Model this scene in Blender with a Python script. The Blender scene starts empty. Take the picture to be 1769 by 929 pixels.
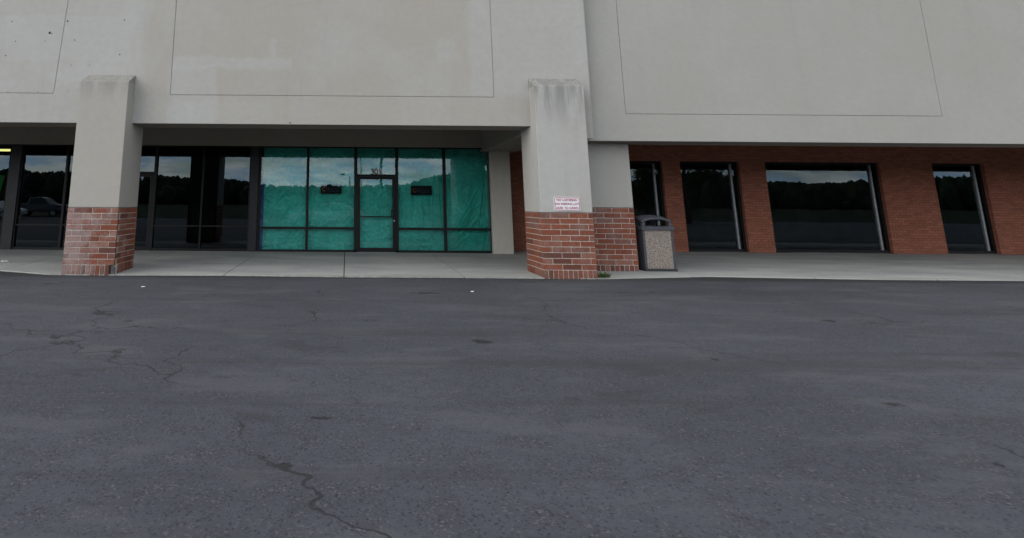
import bpy, bmesh, math, random
from mathutils import Vector, Matrix, noise
random.seed(7)
R = math.radians
sc = bpy.context.scene
COL = sc.collection

# ------------------------------------------------------------------ camera
FPX, CX, CY, TANP, ROLL, CAMZ = 915.0, 600.0, 186.0, 0.179, 0.0076, 1.475
W0, H0 = 1769.0, 929.0
PITCH = math.atan(TANP)
cam = bpy.data.cameras.new("camera")
cam.sensor_fit = 'HORIZONTAL'
cam.sensor_width = 36.0
cam.lens = 36.0 * FPX / W0
cam.shift_x = (W0 / 2 - CX) / W0
cam.shift_y = -(H0 / 2 - CY) / W0
cam.clip_start, cam.clip_end = 0.1, 5000
camo = bpy.data.objects.new("camera", cam)
COL.objects.link(camo)
camo.matrix_world = Matrix.Translation((0, 0, CAMZ)) @ Matrix.Rotation(R(90) + PITCH, 4, 'X') @ Matrix.Rotation(ROLL, 4, 'Z')
sc.camera = camo

# ------------------------------------------------------------------ light and exposure
SUN_EL, SUN_AZ = 26.0, -122.0      # azimuth of the sun measured from +Y towards +X (behind the camera, to the left)
EXPOSURE = 0.29
SKY_STRENGTH = 0.10
sc.view_settings.view_transform = 'Standard'
sc.view_settings.look = 'None'
sc.view_settings.exposure = EXPOSURE
sc.view_settings.gamma = 1.0
sc.view_settings.use_curve_mapping = False
world = bpy.data.worlds.new("World")
sc.world = world
world.use_nodes = True
wn, wl = world.node_tree.nodes, world.node_tree.links
for n in list(wn): wn.remove(n)
def N(nodes, t, **kw):
    n = nodes.new(t)
    for k, v in kw.items(): setattr(n, k, v)
    return n
wo = N(wn, 'ShaderNodeOutputWorld'); bg = N(wn, 'ShaderNodeBackground')
bg.inputs['Strength'].default_value = SKY_STRENGTH
sky = N(wn, 'ShaderNodeTexSky'); sky.sky_type = 'NISHITA'
sky.sun_disc = False; sky.sun_elevation = R(SUN_EL); sky.sun_rotation = R(SUN_AZ)
sky.air_density = 1.0; sky.dust_density = 0.6; sky.ozone_density = 1.0
tc = N(wn, 'ShaderNodeTexCoord'); sep = N(wn, 'ShaderNodeSeparateXYZ')
wl.new(tc.outputs['Generated'], sep.inputs[0])
zz = N(wn, 'ShaderNodeMath', operation='MAXIMUM'); zz.inputs[1].default_value = 0.0
wl.new(sep.outputs['Z'], zz.inputs[0])
za = N(wn, 'ShaderNodeMath', operation='ADD'); za.inputs[1].default_value = 0.26
wl.new(zz.outputs[0], za.inputs[0])
dx = N(wn, 'ShaderNodeMath', operation='DIVIDE'); dy = N(wn, 'ShaderNodeMath', operation='DIVIDE')
wl.new(sep.outputs['X'], dx.inputs[0]); wl.new(za.outputs[0], dx.inputs[1])
wl.new(sep.outputs['Y'], dy.inputs[0]); wl.new(za.outputs[0], dy.inputs[1])
cb = N(wn, 'ShaderNodeCombineXYZ'); wl.new(dx.outputs[0], cb.inputs[0]); wl.new(dy.outputs[0], cb.inputs[1])
cn = N(wn, 'ShaderNodeTexNoise'); cn.inputs['Scale'].default_value = 2.6; cn.inputs['Detail'].default_value = 9
cn.inputs['Roughness'].default_value = 0.58
wl.new(cb.outputs[0], cn.inputs['Vector'])
cr = N(wn, 'ShaderNodeValToRGB'); cr.color_ramp.elements[0].position = 0.30; cr.color_ramp.elements[1].position = 0.52
wl.new(cn.outputs['Fac'], cr.inputs[0])
cn2 = N(wn, 'ShaderNodeTexNoise'); cn2.inputs['Scale'].default_value = 5.5; cn2.inputs['Detail'].default_value = 8
wl.new(cb.outputs[0], cn2.inputs['Vector'])
cc = N(wn, 'ShaderNodeValToRGB')
cc.color_ramp.elements[0].position = 0.42; cc.color_ramp.elements[0].color = (7.2, 9.0, 11.0, 1)
cc.color_ramp.elements[1].position = 0.60; cc.color_ramp.elements[1].color = (14.2, 13.6, 13.1, 1)
wl.new(cn2.outputs['Fac'], cc.inputs[0])
mx = N(wn, 'ShaderNodeMix'); mx.data_type = 'RGBA'
wl.new(cr.outputs['Color'], mx.inputs['Factor']); wl.new(sky.outputs[0], mx.inputs['A']); wl.new(cc.outputs[0], mx.inputs['B'])
# hazy sky is brighter on the sun's side
sdv = N(wn, 'ShaderNodeVectorMath', operation='DOT_PRODUCT'); sdv.inputs[1].default_value = (math.sin(R(SUN_AZ)), math.cos(R(SUN_AZ)), 0)
wl.new(tc.outputs['Generated'], sdv.inputs[0])
gl_ = N(wn, 'ShaderNodeMath', operation='MULTIPLY_ADD'); gl_.inputs[1].default_value = 0.25; gl_.inputs[2].default_value = 0.92
wl.new(sdv.outputs['Value'], gl_.inputs[0])
# and brighter again in the haze towards the horizon
hz1 = N(wn, 'ShaderNodeMath', operation='SUBTRACT'); hz1.inputs[0].default_value = 1.0; wl.new(zz.outputs[0], hz1.inputs[1])
hz2 = N(wn, 'ShaderNodeMath', operation='POWER'); hz2.inputs[1].default_value = 4.0; wl.new(hz1.outputs[0], hz2.inputs[0])
hz3 = N(wn, 'ShaderNodeMath', operation='MULTIPLY_ADD'); hz3.inputs[1].default_value = 1.0; hz3.inputs[2].default_value = 0.92; wl.new(hz2.outputs[0], hz3.inputs[0])
hz4 = N(wn, 'ShaderNodeMath', operation='MULTIPLY'); wl.new(hz3.outputs[0], hz4.inputs[0]); wl.new(gl_.outputs[0], hz4.inputs[1])
sc_ = N(wn, 'ShaderNodeVectorMath', operation='SCALE'); wl.new(mx.outputs['Result'], sc_.inputs[0]); wl.new(hz4.outputs[0], sc_.inputs['Scale'])
wl.new(sc_.outputs[0], bg.inputs['Color']); wl.new(bg.outputs[0], wo.inputs[0])

sun = bpy.data.lights.new("sun", 'SUN'); sun.energy = 1.2; sun.angle = R(60); sun.color = (1.0, 0.94, 0.84)
suno = bpy.data.objects.new("sun", sun); COL.objects.link(suno)
az, el = R(SUN_AZ), R(SUN_EL)
sdir = Vector((math.sin(az) * math.cos(el), math.cos(az) * math.cos(el), math.sin(el)))
suno.rotation_euler = sdir.to_track_quat('Z', 'Y').to_euler()
suno.location = sdir * 60

# ------------------------------------------------------------------ measuring: photograph pixel -> point on the plane Y = d
_F = Vector((0, math.cos(PITCH), math.sin(PITCH))); _U = Vector((0, -math.sin(PITCH), math.cos(PITCH))); _X = Vector((1, 0, 0))
_R2 = _X * math.cos(ROLL) + _U * math.sin(ROLL); _U2 = -_X * math.sin(ROLL) + _U * math.cos(ROLL)
def at(px, py, d):
    v = _F + _R2 * ((px - CX) / FPX) - _U2 * ((py - CY) / FPX)
    k = d / v.y
    return v.x * k, CAMZ + v.z * k
def AX(px, py, d): return at(px, py, d)[0]
def AZ(px, py, d): return at(px, py, d)[1]

# ------------------------------------------------------------------ material helpers
def new_mat(name):
    m = bpy.data.materials.new(name); m.use_nodes = True
    nt = m.node_tree
    for n in list(nt.nodes): nt.nodes.remove(n)
    out = nt.nodes.new('ShaderNodeOutputMaterial'); b = nt.nodes.new('ShaderNodeBsdfPrincipled')
    nt.links.new(b.outputs[0], out.inputs[0])
    return m, nt.nodes, nt.links, b
def val(nodes, links, op, a, b=None, c=None, clamp=False):
    n = nodes.new('ShaderNodeMath'); n.operation = op; n.use_clamp = clamp
    for i, v in enumerate((a, b, c)):
        if v is None: continue
        if isinstance(v, (int, float)): n.inputs[i].default_value = v
        else: links.new(v, n.inputs[i])
    return n.outputs[0]
def noise_tex(nodes, links, vec, scale, detail=4, rough=0.55, stretch=None):
    if stretch:
        mp = nodes.new('ShaderNodeMapping'); mp.inputs['Scale'].default_value = stretch
        links.new(vec, mp.inputs['Vector']); vec = mp.outputs[0]
    n = nodes.new('ShaderNodeTexNoise'); n.inputs['Scale'].default_value = scale
    n.inputs['Detail'].default_value = detail; n.inputs['Roughness'].default_value = rough
    links.new(vec, n.inputs['Vector'])
    return n.outputs['Fac']
def remap(nodes, links, v, a, b, c=0.0, d=1.0):
    n = nodes.new('ShaderNodeMapRange'); n.interpolation_type = 'SMOOTHSTEP'
    n.inputs['From Min'].default_value = a; n.inputs['From Max'].default_value = b
    n.inputs['To Min'].default_value = c; n.inputs['To Max'].default_value = d
    links.new(v, n.inputs['Value'])
    return n.outputs['Result']
def mixc(nodes, links, f, a, b, mode='MIX'):
    n = nodes.new('ShaderNodeMix'); n.data_type = 'RGBA'; n.blend_type = mode; n.clamp_factor = True
    for key, v in (('Factor', f), ('A', a), ('B', b)):
        if isinstance(v, (int, float)): n.inputs[key].default_value = v
        elif isinstance(v, tuple): n.inputs[key].default_value = (*v, 1) if len(v) == 3 else v
        else: links.new(v, n.inputs[key])
    return n.outputs['Result']
def bump(nodes, links, bsdf, h, dist, strength=1.0):
    n = nodes.new('ShaderNodeBump'); n.inputs['Distance'].default_value = dist; n.inputs['Strength'].default_value = strength
    links.new(h, n.inputs['Height']); links.new(n.outputs[0], bsdf.inputs['Normal'])
    return n
def ocoord(nodes):
    return nodes.new('ShaderNodeTexCoord').outputs['Object']
def sepxyz(nodes, links, v):
    s = nodes.new('ShaderNodeSeparateXYZ'); links.new(v, s.inputs[0]); return s.outputs
def boxmask(nodes, links, x, z, x0, x1, z0, z1, s=0.05):
    a = remap(nodes, links, x, x0 - s, x0 + s); b = remap(nodes, links, x, x1 - s, x1 + s, 1, 0)
    c = remap(nodes, links, z, z0 - s, z0 + s); d = remap(nodes, links, z, z1 - s, z1 + s, 1, 0)
    return val(nodes, links, 'MULTIPLY', val(nodes, links, 'MULTIPLY', a, b), val(nodes, links, 'MULTIPLY', c, d))
def simple(name, col, rough=0.6, metal=0.0, var=0.15, scale=6.0, spec=0.5):
    m, n, l, b = new_mat(name)
    v = noise_tex(n, l, ocoord(n), scale, 5)
    f = remap(n, l, v, 0.25, 0.75)
    c = mixc(n, l, f, tuple(x * (1 - var) for x in col), tuple(min(1, x * (1 + var)) for x in col))
    l.new(c, b.inputs['Base Color']); b.inputs['Roughness'].default_value = rough
    b.inputs['Metallic'].default_value = metal; b.inputs['Specular IOR Level'].default_value = spec
    return m

def stucco(name, warm, cool, patches=(), base_cool=0.25, streak=None, spots=True):
    m, n, l, b = new_mat(name)
    o = ocoord(n)
    warp = n.new('ShaderNodeTexNoise'); warp.inputs['Scale'].default_value = 2.3; warp.inputs['Detail'].default_value = 5
    l.new(o, warp.inputs['Vector'])
    vm = n.new('ShaderNodeVectorMath'); vm.operation = 'MULTIPLY_ADD'
    l.new(warp.outputs['Color'], vm.inputs[0]); vm.inputs[1].default_value = (.28, .28, .28); l.new(o, vm.inputs[2])
    s = sepxyz(n, l, vm.outputs[0])
    big = noise_tex(n, l, o, 0.55, 5, 0.6)
    f = val(n, l, 'ADD', remap(n, l, big, 0.35, 0.7, -.18, .3), base_cool, clamp=True)
    for (x0, x1, z0, z1, soft, amt) in patches:
        mk = boxmask(n, l, s['X'], s['Z'], x0 + .14, x1 + .14, z0 + .14, z1 + .14, soft)
        f = val(n, l, 'MULTIPLY_ADD', mk, amt, f, clamp=True)
    c = mixc(n, l, f, warm, cool)
    # trowel mottling and faint vertical rain streaks
    mot = noise_tex(n, l, o, 7.0, 6, 0.65)
    c = mixc(n, l, remap(n, l, mot, 0.3, 0.7, 0, .22), c, (0.30, 0.295, 0.28))
    st = noise_tex(n, l, o, 3.2, 4, 0.6, (1.0, 1.0, .07))
    c = mixc(n, l, remap(n, l, st, 0.52, 0.8, 0, .16), c, (0.24, 0.235, 0.22))
    if streak:      # dark run-off below a cap: (z_top, z_fade, amount)
        zt, zf, amt = streak
        so = sepxyz(n, l, o)
        sn = noise_tex(n, l, o, 6.5, 5, 0.65, (1.0, 1.0, .10))
        g = val(n, l, 'MULTIPLY', remap(n, l, so['Z'], zf, zt), remap(n, l, sn, 0.34, 0.62))
        c = mixc(n, l, val(n, l, 'MULTIPLY', g, amt), c, (0.16, 0.158, 0.155))
        top = remap(n, l, so['Z'], zt - .005, zt + .03)
        gr = noise_tex(n, l, o, 26, 4)
        c = mixc(n, l, val(n, l, 'MULTIPLY', top, remap(n, l, gr, 0.3, 0.65, .2, .8)), c, (0.19, 0.185, 0.17))
    l.new(c, b.inputs['Base Color'])
    b.inputs['Roughness'].default_value = 0.92; b.inputs['Specular IOR Level'].default_value = 0.2
    h1 = noise_tex(n, l, o, 90, 3, 0.6); h2 = noise_tex(n, l, o, 9, 4, 0.6)
    h = val(n, l, 'MULTIPLY_ADD', h2, 2.2, h1)
    bump(n, l, b, h, 0.004, 0.75)
    return m

WARM, COOLC = (0.374, 0.350, 0.311), (0.422, 0.417, 0.405)

def brick_mat(name, white=0.0, bloom=(0, 1)):
    m, n, l, b = new_mat(name)
    g = n.new('ShaderNodeNewGeometry'); o = ocoord(n)
    cr = n.new('ShaderNodeValToRGB'); e = cr.color_ramp.elements
    e[0].position = 0; e[0].color = (0.150, 0.046, 0.030, 1)
    e[1].position = 1; e[1].color = (0.25, 0.082, 0.046, 1)
    for p, c in ((.10, (0.125, 0.055, 0.042)), (.2, (.21, .062, .036)), (.42, (0.26, 0.080, 0.042)), (.62, (0.215, 0.066, 0.038)), (.8, (.27, .105, .060)), (.92, (.17, .070, .050))):
        k = e.new(p); k.color = (*c, 1)
    l.new(g.outputs['Random Per Island'], cr.inputs[0])
    a = noise_tex(n, l, o, 34, 5, 0.65)
    c = mixc(n, l, remap(n, l, a, 0.3, 0.7, 0, .55), cr.outputs[0], (0.085, 0.035, 0.03))
    w = val(n, l, 'ADD', noise_tex(n, l, o, 4.2, 6, 0.7), val(n, l, 'MULTIPLY', val(n, l, 'SUBTRACT', g.outputs['Random Per Island'], .5), .22))
    if white > .3:      # salt bloom, thickest on the outer part of the front face
        so = sepxyz(n, l, o)
        w = val(n, l, 'ADD', w, remap(n, l, so['X'], bloom[0], bloom[1], .12, -.12))
    c = mixc(n, l, remap(n, l, w, 0.44 - .14 * white, 0.74, 0, .14 + .55 * white), c, (0.34, 0.30, 0.30))
    k = noise_tex(n, l, o, 5.5, 4, 0.6, (1, 1, .4))
    c = mixc(n, l, remap(n, l, k, 0.58, 0.78, 0, .6), c, (0.05, 0.042, 0.04))
    so2 = sepxyz(n, l, o)
    gm = remap(n, l, val(n, l, 'MULTIPLY_ADD', noise_tex(n, l, o, 6, 5, .7), .35, so2['Z']), .36, .10)
    c = mixc(n, l, val(n, l, 'MULTIPLY', gm, .3), c, (0.075, 0.06, 0.055))
    l.new(c, b.inputs['Base Color']); b.inputs['Roughness'].default_value = 0.9; b.inputs['Specular IOR Level'].default_value = .25
    bump(n, l, b, noise_tex(n, l, o, 120, 3, .6), 0.004, .8)
    return m
M = {}
M['mortar'] = simple('mortar', (0.46, 0.41, 0.36), .95, 0, .25, 18, .2)
M['brick_white'] = brick_mat('brick_efflorescence', .75, (AX(125, 410, 11.2), AX(190, 410, 11.2)))
M['brick'] = brick_mat('brick_red', .12)
M['frame'] = simple('dark_bronze_frame', (0.006, 0.0055, 0.0065), .5, 0.0, .25, 9, .22)
M['post'] = simple('dark_grey_painted_post', (0.014, 0.015, 0.018), .5, 0, .2, 5, .3)
M['alu'] = simple('aluminium_frame', (0.23, 0.24, 0.25), .4, .5, .15, 9)
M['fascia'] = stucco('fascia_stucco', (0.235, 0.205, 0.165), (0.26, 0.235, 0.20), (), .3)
M['ceiling'] = simple('portico_ceiling', (0.42, 0.40, 0.37), .9, 0, .1, 3, .2)
M['interior'] = simple('interior_dark', (0.012, 0.012, 0.013), .9, 0, .3, 1.2, .1)
M['roof'] = simple('roof_membrane', (0.3, 0.3, 0.3), .9, 0, .1, 1)
M['dark_hole'] = simple('bolt_hole_dark', (0.02, 0.019, 0.018), .9, 0, .2, 20, .2)
M['white'] = simple('white_paint', (0.74, 0.74, 0.74), .45, 0, .05, 12)
M['sign_white'] = simple('sign_white', (0.74, 0.76, 0.78), .4, 0, .06, 14)
M['sign_red'] = simple('sign_red', (0.36, 0.018, 0.06), .45, 0, .1, 14)
M['black_vinyl'] = simple('black_vinyl', (0.012, 0.014, 0.016), .5, 0, .2, 14)
M['bin_plastic'] = simple('slate_plastic', (0.052, 0.056, 0.066), .55, 0, .2, 14, .4)
M['bin_base'] = simple('dark_plastic_base', (0.025, 0.026, 0.03), .6, 0, .2, 14, .4)
M['steel'] = simple('brushed_steel', (0.45, 0.45, 0.45), .35, .8, .1, 20)
M['pole'] = simple('weathered_pole', (0.10, 0.095, 0.09), .7, 0, .2, 3)
M['blue_tarp'] = simple('blue_tarp', (0.015, 0.055, 0.24), .5, 0, .25, 9)
M['led_panel'] = simple('led_panel_black', (0.003, 0.0035, 0.005), .6, 0, .3, 20, .1)
M['led_orange'] = simple('led_orange_tube', (0.36, 0.11, 0.02), .5, 0, .2, 20)
M['led_blue'] = simple('led_blue_tube', (0.03, 0.06, 0.15), .5, 0, .2, 20)
M['green_vinyl'] = simple('green_vinyl', (0.02, 0.46, 0.06), .5, 0, .15, 6)
M['paper'] = simple('litter_paper', (0.75, 0.75, 0.74), .8, 0, .1, 30)
M['rubber'] = simple('tyre_rubber', (0.018, 0.018, 0.018), .85, 0, .2, 20)
M['car_white'] = simple('car_paint_white', (0.72, 0.73, 0.74), .25, 0, .03, 3, .6)
M['car_dark'] = simple('car_paint_navy', (0.03, 0.037, 0.055), .25, 0, .05, 3, .6)
M['car_glass'] = simple('car_window_tint', (0.012, 0.014, 0.016), .06, 0, .1, 3, .7)
M['lamp_red'] = simple('tail_lamp_red', (0.4, 0.02, 0.02), .2, 0, .1, 20)
M['lamp_clear'] = simple('headlamp_clear', (0.6, 0.6, 0.6), .15, 0, .1, 20)
M['bark'] = simple('bark', (0.09, 0.07, 0.055), .95, 0, .3, 12, .2)
m, n, l, b = new_mat('lamp_tube'); b.inputs['Base Color'].default_value = (.8, .8, .5, 1)
b.inputs['Emission Color'].default_value = (0.80, 0.78, 0.26, 1); b.inputs['Emission Strength'].default_value = 2.2; M['tube'] = m

def leaf_mat(name, c0, c1):
    m, n, l, b = new_mat(name)
    g = n.new('ShaderNodeNewGeometry')
    c = mixc(n, l, g.outputs['Random Per Island'], c0, c1)
    l.new(c, b.inputs['Base Color']); b.inputs['Roughness'].default_value = .7; b.inputs['Specular IOR Level'].default_value = .2
    return m
M['leaf'] = leaf_mat('tree_leaf', (0.022, 0.045, 0.014), (0.06, 0.10, 0.03))
M['weed'] = leaf_mat('weed_leaf', (0.045, 0.085, 0.02), (0.11, 0.155, 0.05))
M['forest'] = leaf_mat('forest_leaf', (0.012, 0.022, 0.012), (0.028, 0.044, 0.02))

def glass_mat(name, tint, ior):
    m, n, l, b = new_mat(name)
    n.remove(b)
    out = [k for k in n if k.type == 'OUTPUT_MATERIAL'][0]
    tr = n.new('ShaderNodeBsdfTransparent'); tr.inputs[0].default_value = (*tint, 1)
    gl = n.new('ShaderNodeBsdfGlossy'); gl.inputs['Roughness'].default_value = 0.0; gl.inputs[0].default_value = (.74, .90, 1, 1)
    fr = n.new('ShaderNodeFresnel'); fr.inputs['IOR'].default_value = ior
    # slight roll-wave of float glass
    o = ocoord(n); bp = n.new('ShaderNodeBump'); bp.inputs['Distance'].default_value = 0.0006; bp.inputs['Strength'].default_value = 1
    l.new(noise_tex(n, l, o, 1.7, 2, .4), bp.inputs['Height']); l.new(bp.outputs[0], gl.inputs['Normal'])
    mxs = n.new('ShaderNodeMixShader'); l.new(fr.outputs[0], mxs.inputs[0]); l.new(tr.outputs[0], mxs.inputs[1]); l.new(gl.outputs[0], mxs.inputs[2])
    l.new(mxs.outputs[0], out.inputs[0])
    return m
M['glass'] = glass_mat('clear_glass', (.96, .98, .97), 1.72)
M['glass_dark'] = glass_mat('tinted_glass', (.10, .11, .12), 1.6)
M['glass_right'] = glass_mat('tinted_glass_right', (.42, .43, .43), 1.56)

def tarp_mat():
    m, n, l, b = new_mat('green_tarp')
    o = ocoord(n)
    big = noise_tex(n, l, o, 1.3, 5, .6); cre = noise_tex(n, l, o, 9, 6, .65)
    c = mixc(n, l, remap(n, l, val(n, l, 'ADD', big, val(n, l, 'MULTIPLY', val(n, l, 'SUBTRACT', cre, .5), .3)), .28, .72), (0.022, 0.42, 0.335), (0.055, 0.64, 0.53))
    c = mixc(n, l, remap(n, l, cre, .5, .75, 0, .35), c, (0.14, 0.74, 0.64))
    l.new(c, b.inputs['Base Color']); b.inputs['Roughness'].default_value = .36; b.inputs['Specular IOR Level'].default_value = .5
    w = n.new('ShaderNodeTexVoronoi'); w.inputs['Scale'].default_value = 7; w.feature = 'DISTANCE_TO_EDGE'; l.new(o, w.inputs['Vector'])
    st = noise_tex(n, l, o, 14, 5, .6, (1, 1, .25))
    h = val(n, l, 'MULTIPLY_ADD', cre, 1.2, val(n, l, 'ADD', w.outputs['Distance'], st))
    bump(n, l, b, h, .026, 1.0)
    return m
M['tarp'] = tarp_mat()

def concrete_mat():
    m, n, l, b = new_mat('sidewalk_concrete')
    o = ocoord(n); s = sepxyz(n, l, o)
    a = noise_tex(n, l, o, .9, 6, .62, (.45, 1.2, 1)); f = noise_tex(n, l, o, 24, 5, .6)
    c = mixc(n, l, remap(n, l, a, .32, .68), (0.30, 0.305, 0.30), (0.43, 0.43, 0.41))
    c = mixc(n, l, remap(n, l, f, .35, .7, 0, .3), c, (0.17, 0.17, 0.165))
    e = noise_tex(n, l, o, 1.5, 4, .6)
    edge = remap(n, l, val(n, l, 'MULTIPLY_ADD', e, 1.2, s['Y']), 12.9, 11.6)
    c = mixc(n, l, val(n, l, 'MULTIPLY', edge, .4), c, (0.36, 0.345, 0.30))
    gn = noise_tex(n, l, o, 7, 5, .7)
    grit = remap(n, l, val(n, l, 'MULTIPLY_ADD', gn, .55, s['Y']), 11.62, 11.32)
    c = mixc(n, l, val(n, l, 'MULTIPLY', grit, .7), c, (0.10, 0.098, 0.095))
    sp = noise_tex(n, l, o, 3.6, 3, .5, (.35, 1, 1))
    c = mixc(n, l, remap(n, l, sp, .68, .76, 0, .35), c, (0.09, 0.09, 0.09))
    l.new(c, b.inputs['Base Color']); b.inputs['Roughness'].default_value = .88; b.inputs['Specular IOR Level'].default_value = .3
    bump(n, l, b, noise_tex(n, l, o, 70, 4, .6), .004, .6)
    return m
M['concrete'] = concrete_mat()

def asphalt_mat():
    m, n, l, b = new_mat('asphalt')
    o = ocoord(n); s = sepxyz(n, l, o)
    a = noise_tex(n, l, o, .35, 6, .6); ag = noise_tex(n, l, o, 75, 4, .75); md = noise_tex(n, l, o, 5, 6, .65)
    c = mixc(n, l, remap(n, l, a, .3, .7), (0.050, 0.053, 0.064), (0.074, 0.077, 0.092))
    c = mixc(n, l, remap(n, l, md, .35, .7, 0, .45), c, (0.036, 0.036, 0.04))
    vo = n.new('ShaderNodeTexVoronoi'); vo.inputs['Scale'].default_value = 85; l.new(o, vo.inputs['Vector'])
    vs_ = n.new('ShaderNodeSeparateColor'); l.new(vo.outputs['Color'], vs_.inputs[0])
    c = mixc(n, l, val(n, l, 'MULTIPLY', remap(n, l, vs_.outputs[0], .78, 1.0, 0, .8), remap(n, l, md, .38, .66, .15, 1)), c, (0.14, 0.14, 0.145))
    c = mixc(n, l, remap(n, l, vs_.outputs[1], .75, 1.0, 0, .7), c, (0.016, 0.016, 0.018))
    c = mixc(n, l, remap(n, l, ag, .54, .72, 0, .5), c, (0.11, 0.11, 0.116))
    c = mixc(n, l, remap(n, l, ag, .42, .25, 0, .7), c, (0.018, 0.018, 0.02))
    pt = noise_tex(n, l, o, 1.1, 7, .7, (.55, 1.3, 1))
    c = mixc(n, l, remap(n, l, pt, .50, .62, 0, .45), c, (0.092, 0.094, 0.102))
    c = mixc(n, l, remap(n, l, pt, .42, .34, 0, .5), c, (0.030, 0.031, 0.035))
    wn_ = noise_tex(n, l, o, 9, 5, .7)
    gut = remap(n, l, val(n, l, 'MULTIPLY_ADD', wn_, .7, s['Y']), 11.25, 11.5)
    c = mixc(n, l, val(n, l, 'MULTIPLY', gut, .7), c, (0.022, 0.021, 0.02))
    tk = noise_tex(n, l, o, .9, 4, .6, (.10, 1.6, 1))
    c = mixc(n, l, remap(n, l, tk, .54, .64, 0, .4), c, (0.034, 0.034, 0.037))
    # oil drips and old patches
    for (x, y, rx, ry) in OIL:
        dxn = val(n, l, 'DIVIDE', val(n, l, 'SUBTRACT', s['X'], x), rx); dyn = val(n, l, 'DIVIDE', val(n, l, 'SUBTRACT', s['Y'], y), ry)
        d = val(n, l, 'SQRT', val(n, l, 'ADD', val(n, l, 'MULTIPLY', dxn, dxn), val(n, l, 'MULTIPLY', dyn, dyn)))
        nn = noise_tex(n, l, o, 9.0, 6, .8)
        k = remap(n, l, val(n, l, 'MULTIPLY_ADD', nn, 2.2, d), 1.75, 1.45, 0, .8)
        c = mixc(n, l, k, c, (0.010, 0.010, 0.011))
    ck = n.new('ShaderNodeTexVoronoi'); ck.feature = 'DISTANCE_TO_EDGE'; ck.inputs['Scale'].default_value = .23
    vm = n.new('ShaderNodeVectorMath'); vm.operation = 'MULTIPLY_ADD'
    wz = n.new('ShaderNodeTexNoise'); wz.inputs['Scale'].default_value = 1.6; wz.inputs['Detail'].default_value = 6; l.new(o, wz.inputs['Vector'])
    l.new(wz.outputs['Color'], vm.inputs[0]); vm.inputs[1].default_value = (.9, .9, .9); l.new(o, vm.inputs[2]); l.new(vm.outputs[0], ck.inputs['Vector'])
    crk = remap(n, l, ck.outputs['Distance'], .0042, .0012)
    gate = remap(n, l, noise_tex(n, l, o, .5, 2, .5), .46, .54)
    c = mixc(n, l, val(n, l, 'MULTIPLY', val(n, l, 'MULTIPLY', crk, gate), .75), c, (0.014, 0.014, 0.014))
    l.new(c, b.inputs['Base Color']); b.inputs['Roughness'].default_value = .86; b.inputs['Specular IOR Level'].default_value = .35
    bump(n, l, b, ag, .006, .9)
    return m

def brick_wall_mat():
    m, n, l, b = new_mat('running_bond_brick_wall')
    o = ocoord(n); s = sepxyz(n, l, o)
    cbx = n.new('ShaderNodeCombineXYZ'); l.new(val(n, l, 'ADD', s['X'], s['Y']), cbx.inputs[0]); l.new(s['Z'], cbx.inputs[1])
    bt = n.new('ShaderNodeTexBrick'); l.new(cbx.outputs[0], bt.inputs['Vector'])
    bt.inputs['Scale'].default_value = 1; bt.inputs['Brick Width'].default_value = .215; bt.inputs['Row Height'].default_value = .0765
    bt.inputs['Mortar Size'].default_value = .006; bt.inputs['Mortar Smooth'].default_value = .15; bt.inputs['Bias'].default_value = -.1
    bt.inputs['Color1'].default_value = (0.36, 0.135, 0.085, 1); bt.inputs['Color2'].default_value = (0.25, 0.092, 0.058, 1); bt.inputs['Mortar'].default_value = (0.16, 0.085, 0.065, 1)
    nz = noise_tex(n, l, o, 20, 5, .6)
    c = mixc(n, l, remap(n, l, nz, .3, .7, 0, .4), bt.outputs['Color'], (0.075, 0.03, 0.022))
    l.new(c, b.inputs['Base Color']); b.inputs['Roughness'].default_value = .9; b.inputs['Specular IOR Level'].default_value = .2
    h = val(n, l, 'MULTIPLY_ADD', bt.outputs['Fac'], -1.0, val(n, l, 'MULTIPLY', nz, .4))
    bump(n, l, b, h, .008, .8)
    return m
M['brick_wall'] = brick_wall_mat()

def pebble_mat():
    m, n, l, b = new_mat('exposed_pebble_panel')
    o = ocoord(n)
    v = n.new('ShaderNodeTexVoronoi'); v.inputs['Scale'].default_value = 78; l.new(o, v.inputs['Vector'])
    cr = n.new('ShaderNodeValToRGB'); e = cr.color_ramp.elements
    e[0].position = 0; e[0].color = (0.36, 0.30, 0.26, 1); e[1].position = 1; e[1].color = (0.50, 0.44, 0.39, 1)
    for p, c in ((.25, (.26, .20, .17)), (.5, (.44, .38, .33)), (.75, (.31, .25, .215))):
        k = e.new(p); k.color = (*c, 1)
    sx = n.new('ShaderNodeSeparateColor'); l.new(v.outputs['Color'], sx.inputs[0]); l.new(sx.outputs[0], cr.inputs[0])
    dk = remap(n, l, v.outputs['Distance'], .45, .75)
    c = mixc(n, l, dk, cr.outputs[0], (0.05, 0.04, 0.035))
    l.new(c, b.inputs['Base Color']); b.inputs['Roughness'].default_value = .75
    bump(n, l, b, val(n, l, 'MULTIPLY', v.outputs['Distance'], -1.0), .012, .9)
    return m
M['pebble'] = pebble_mat()

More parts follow.
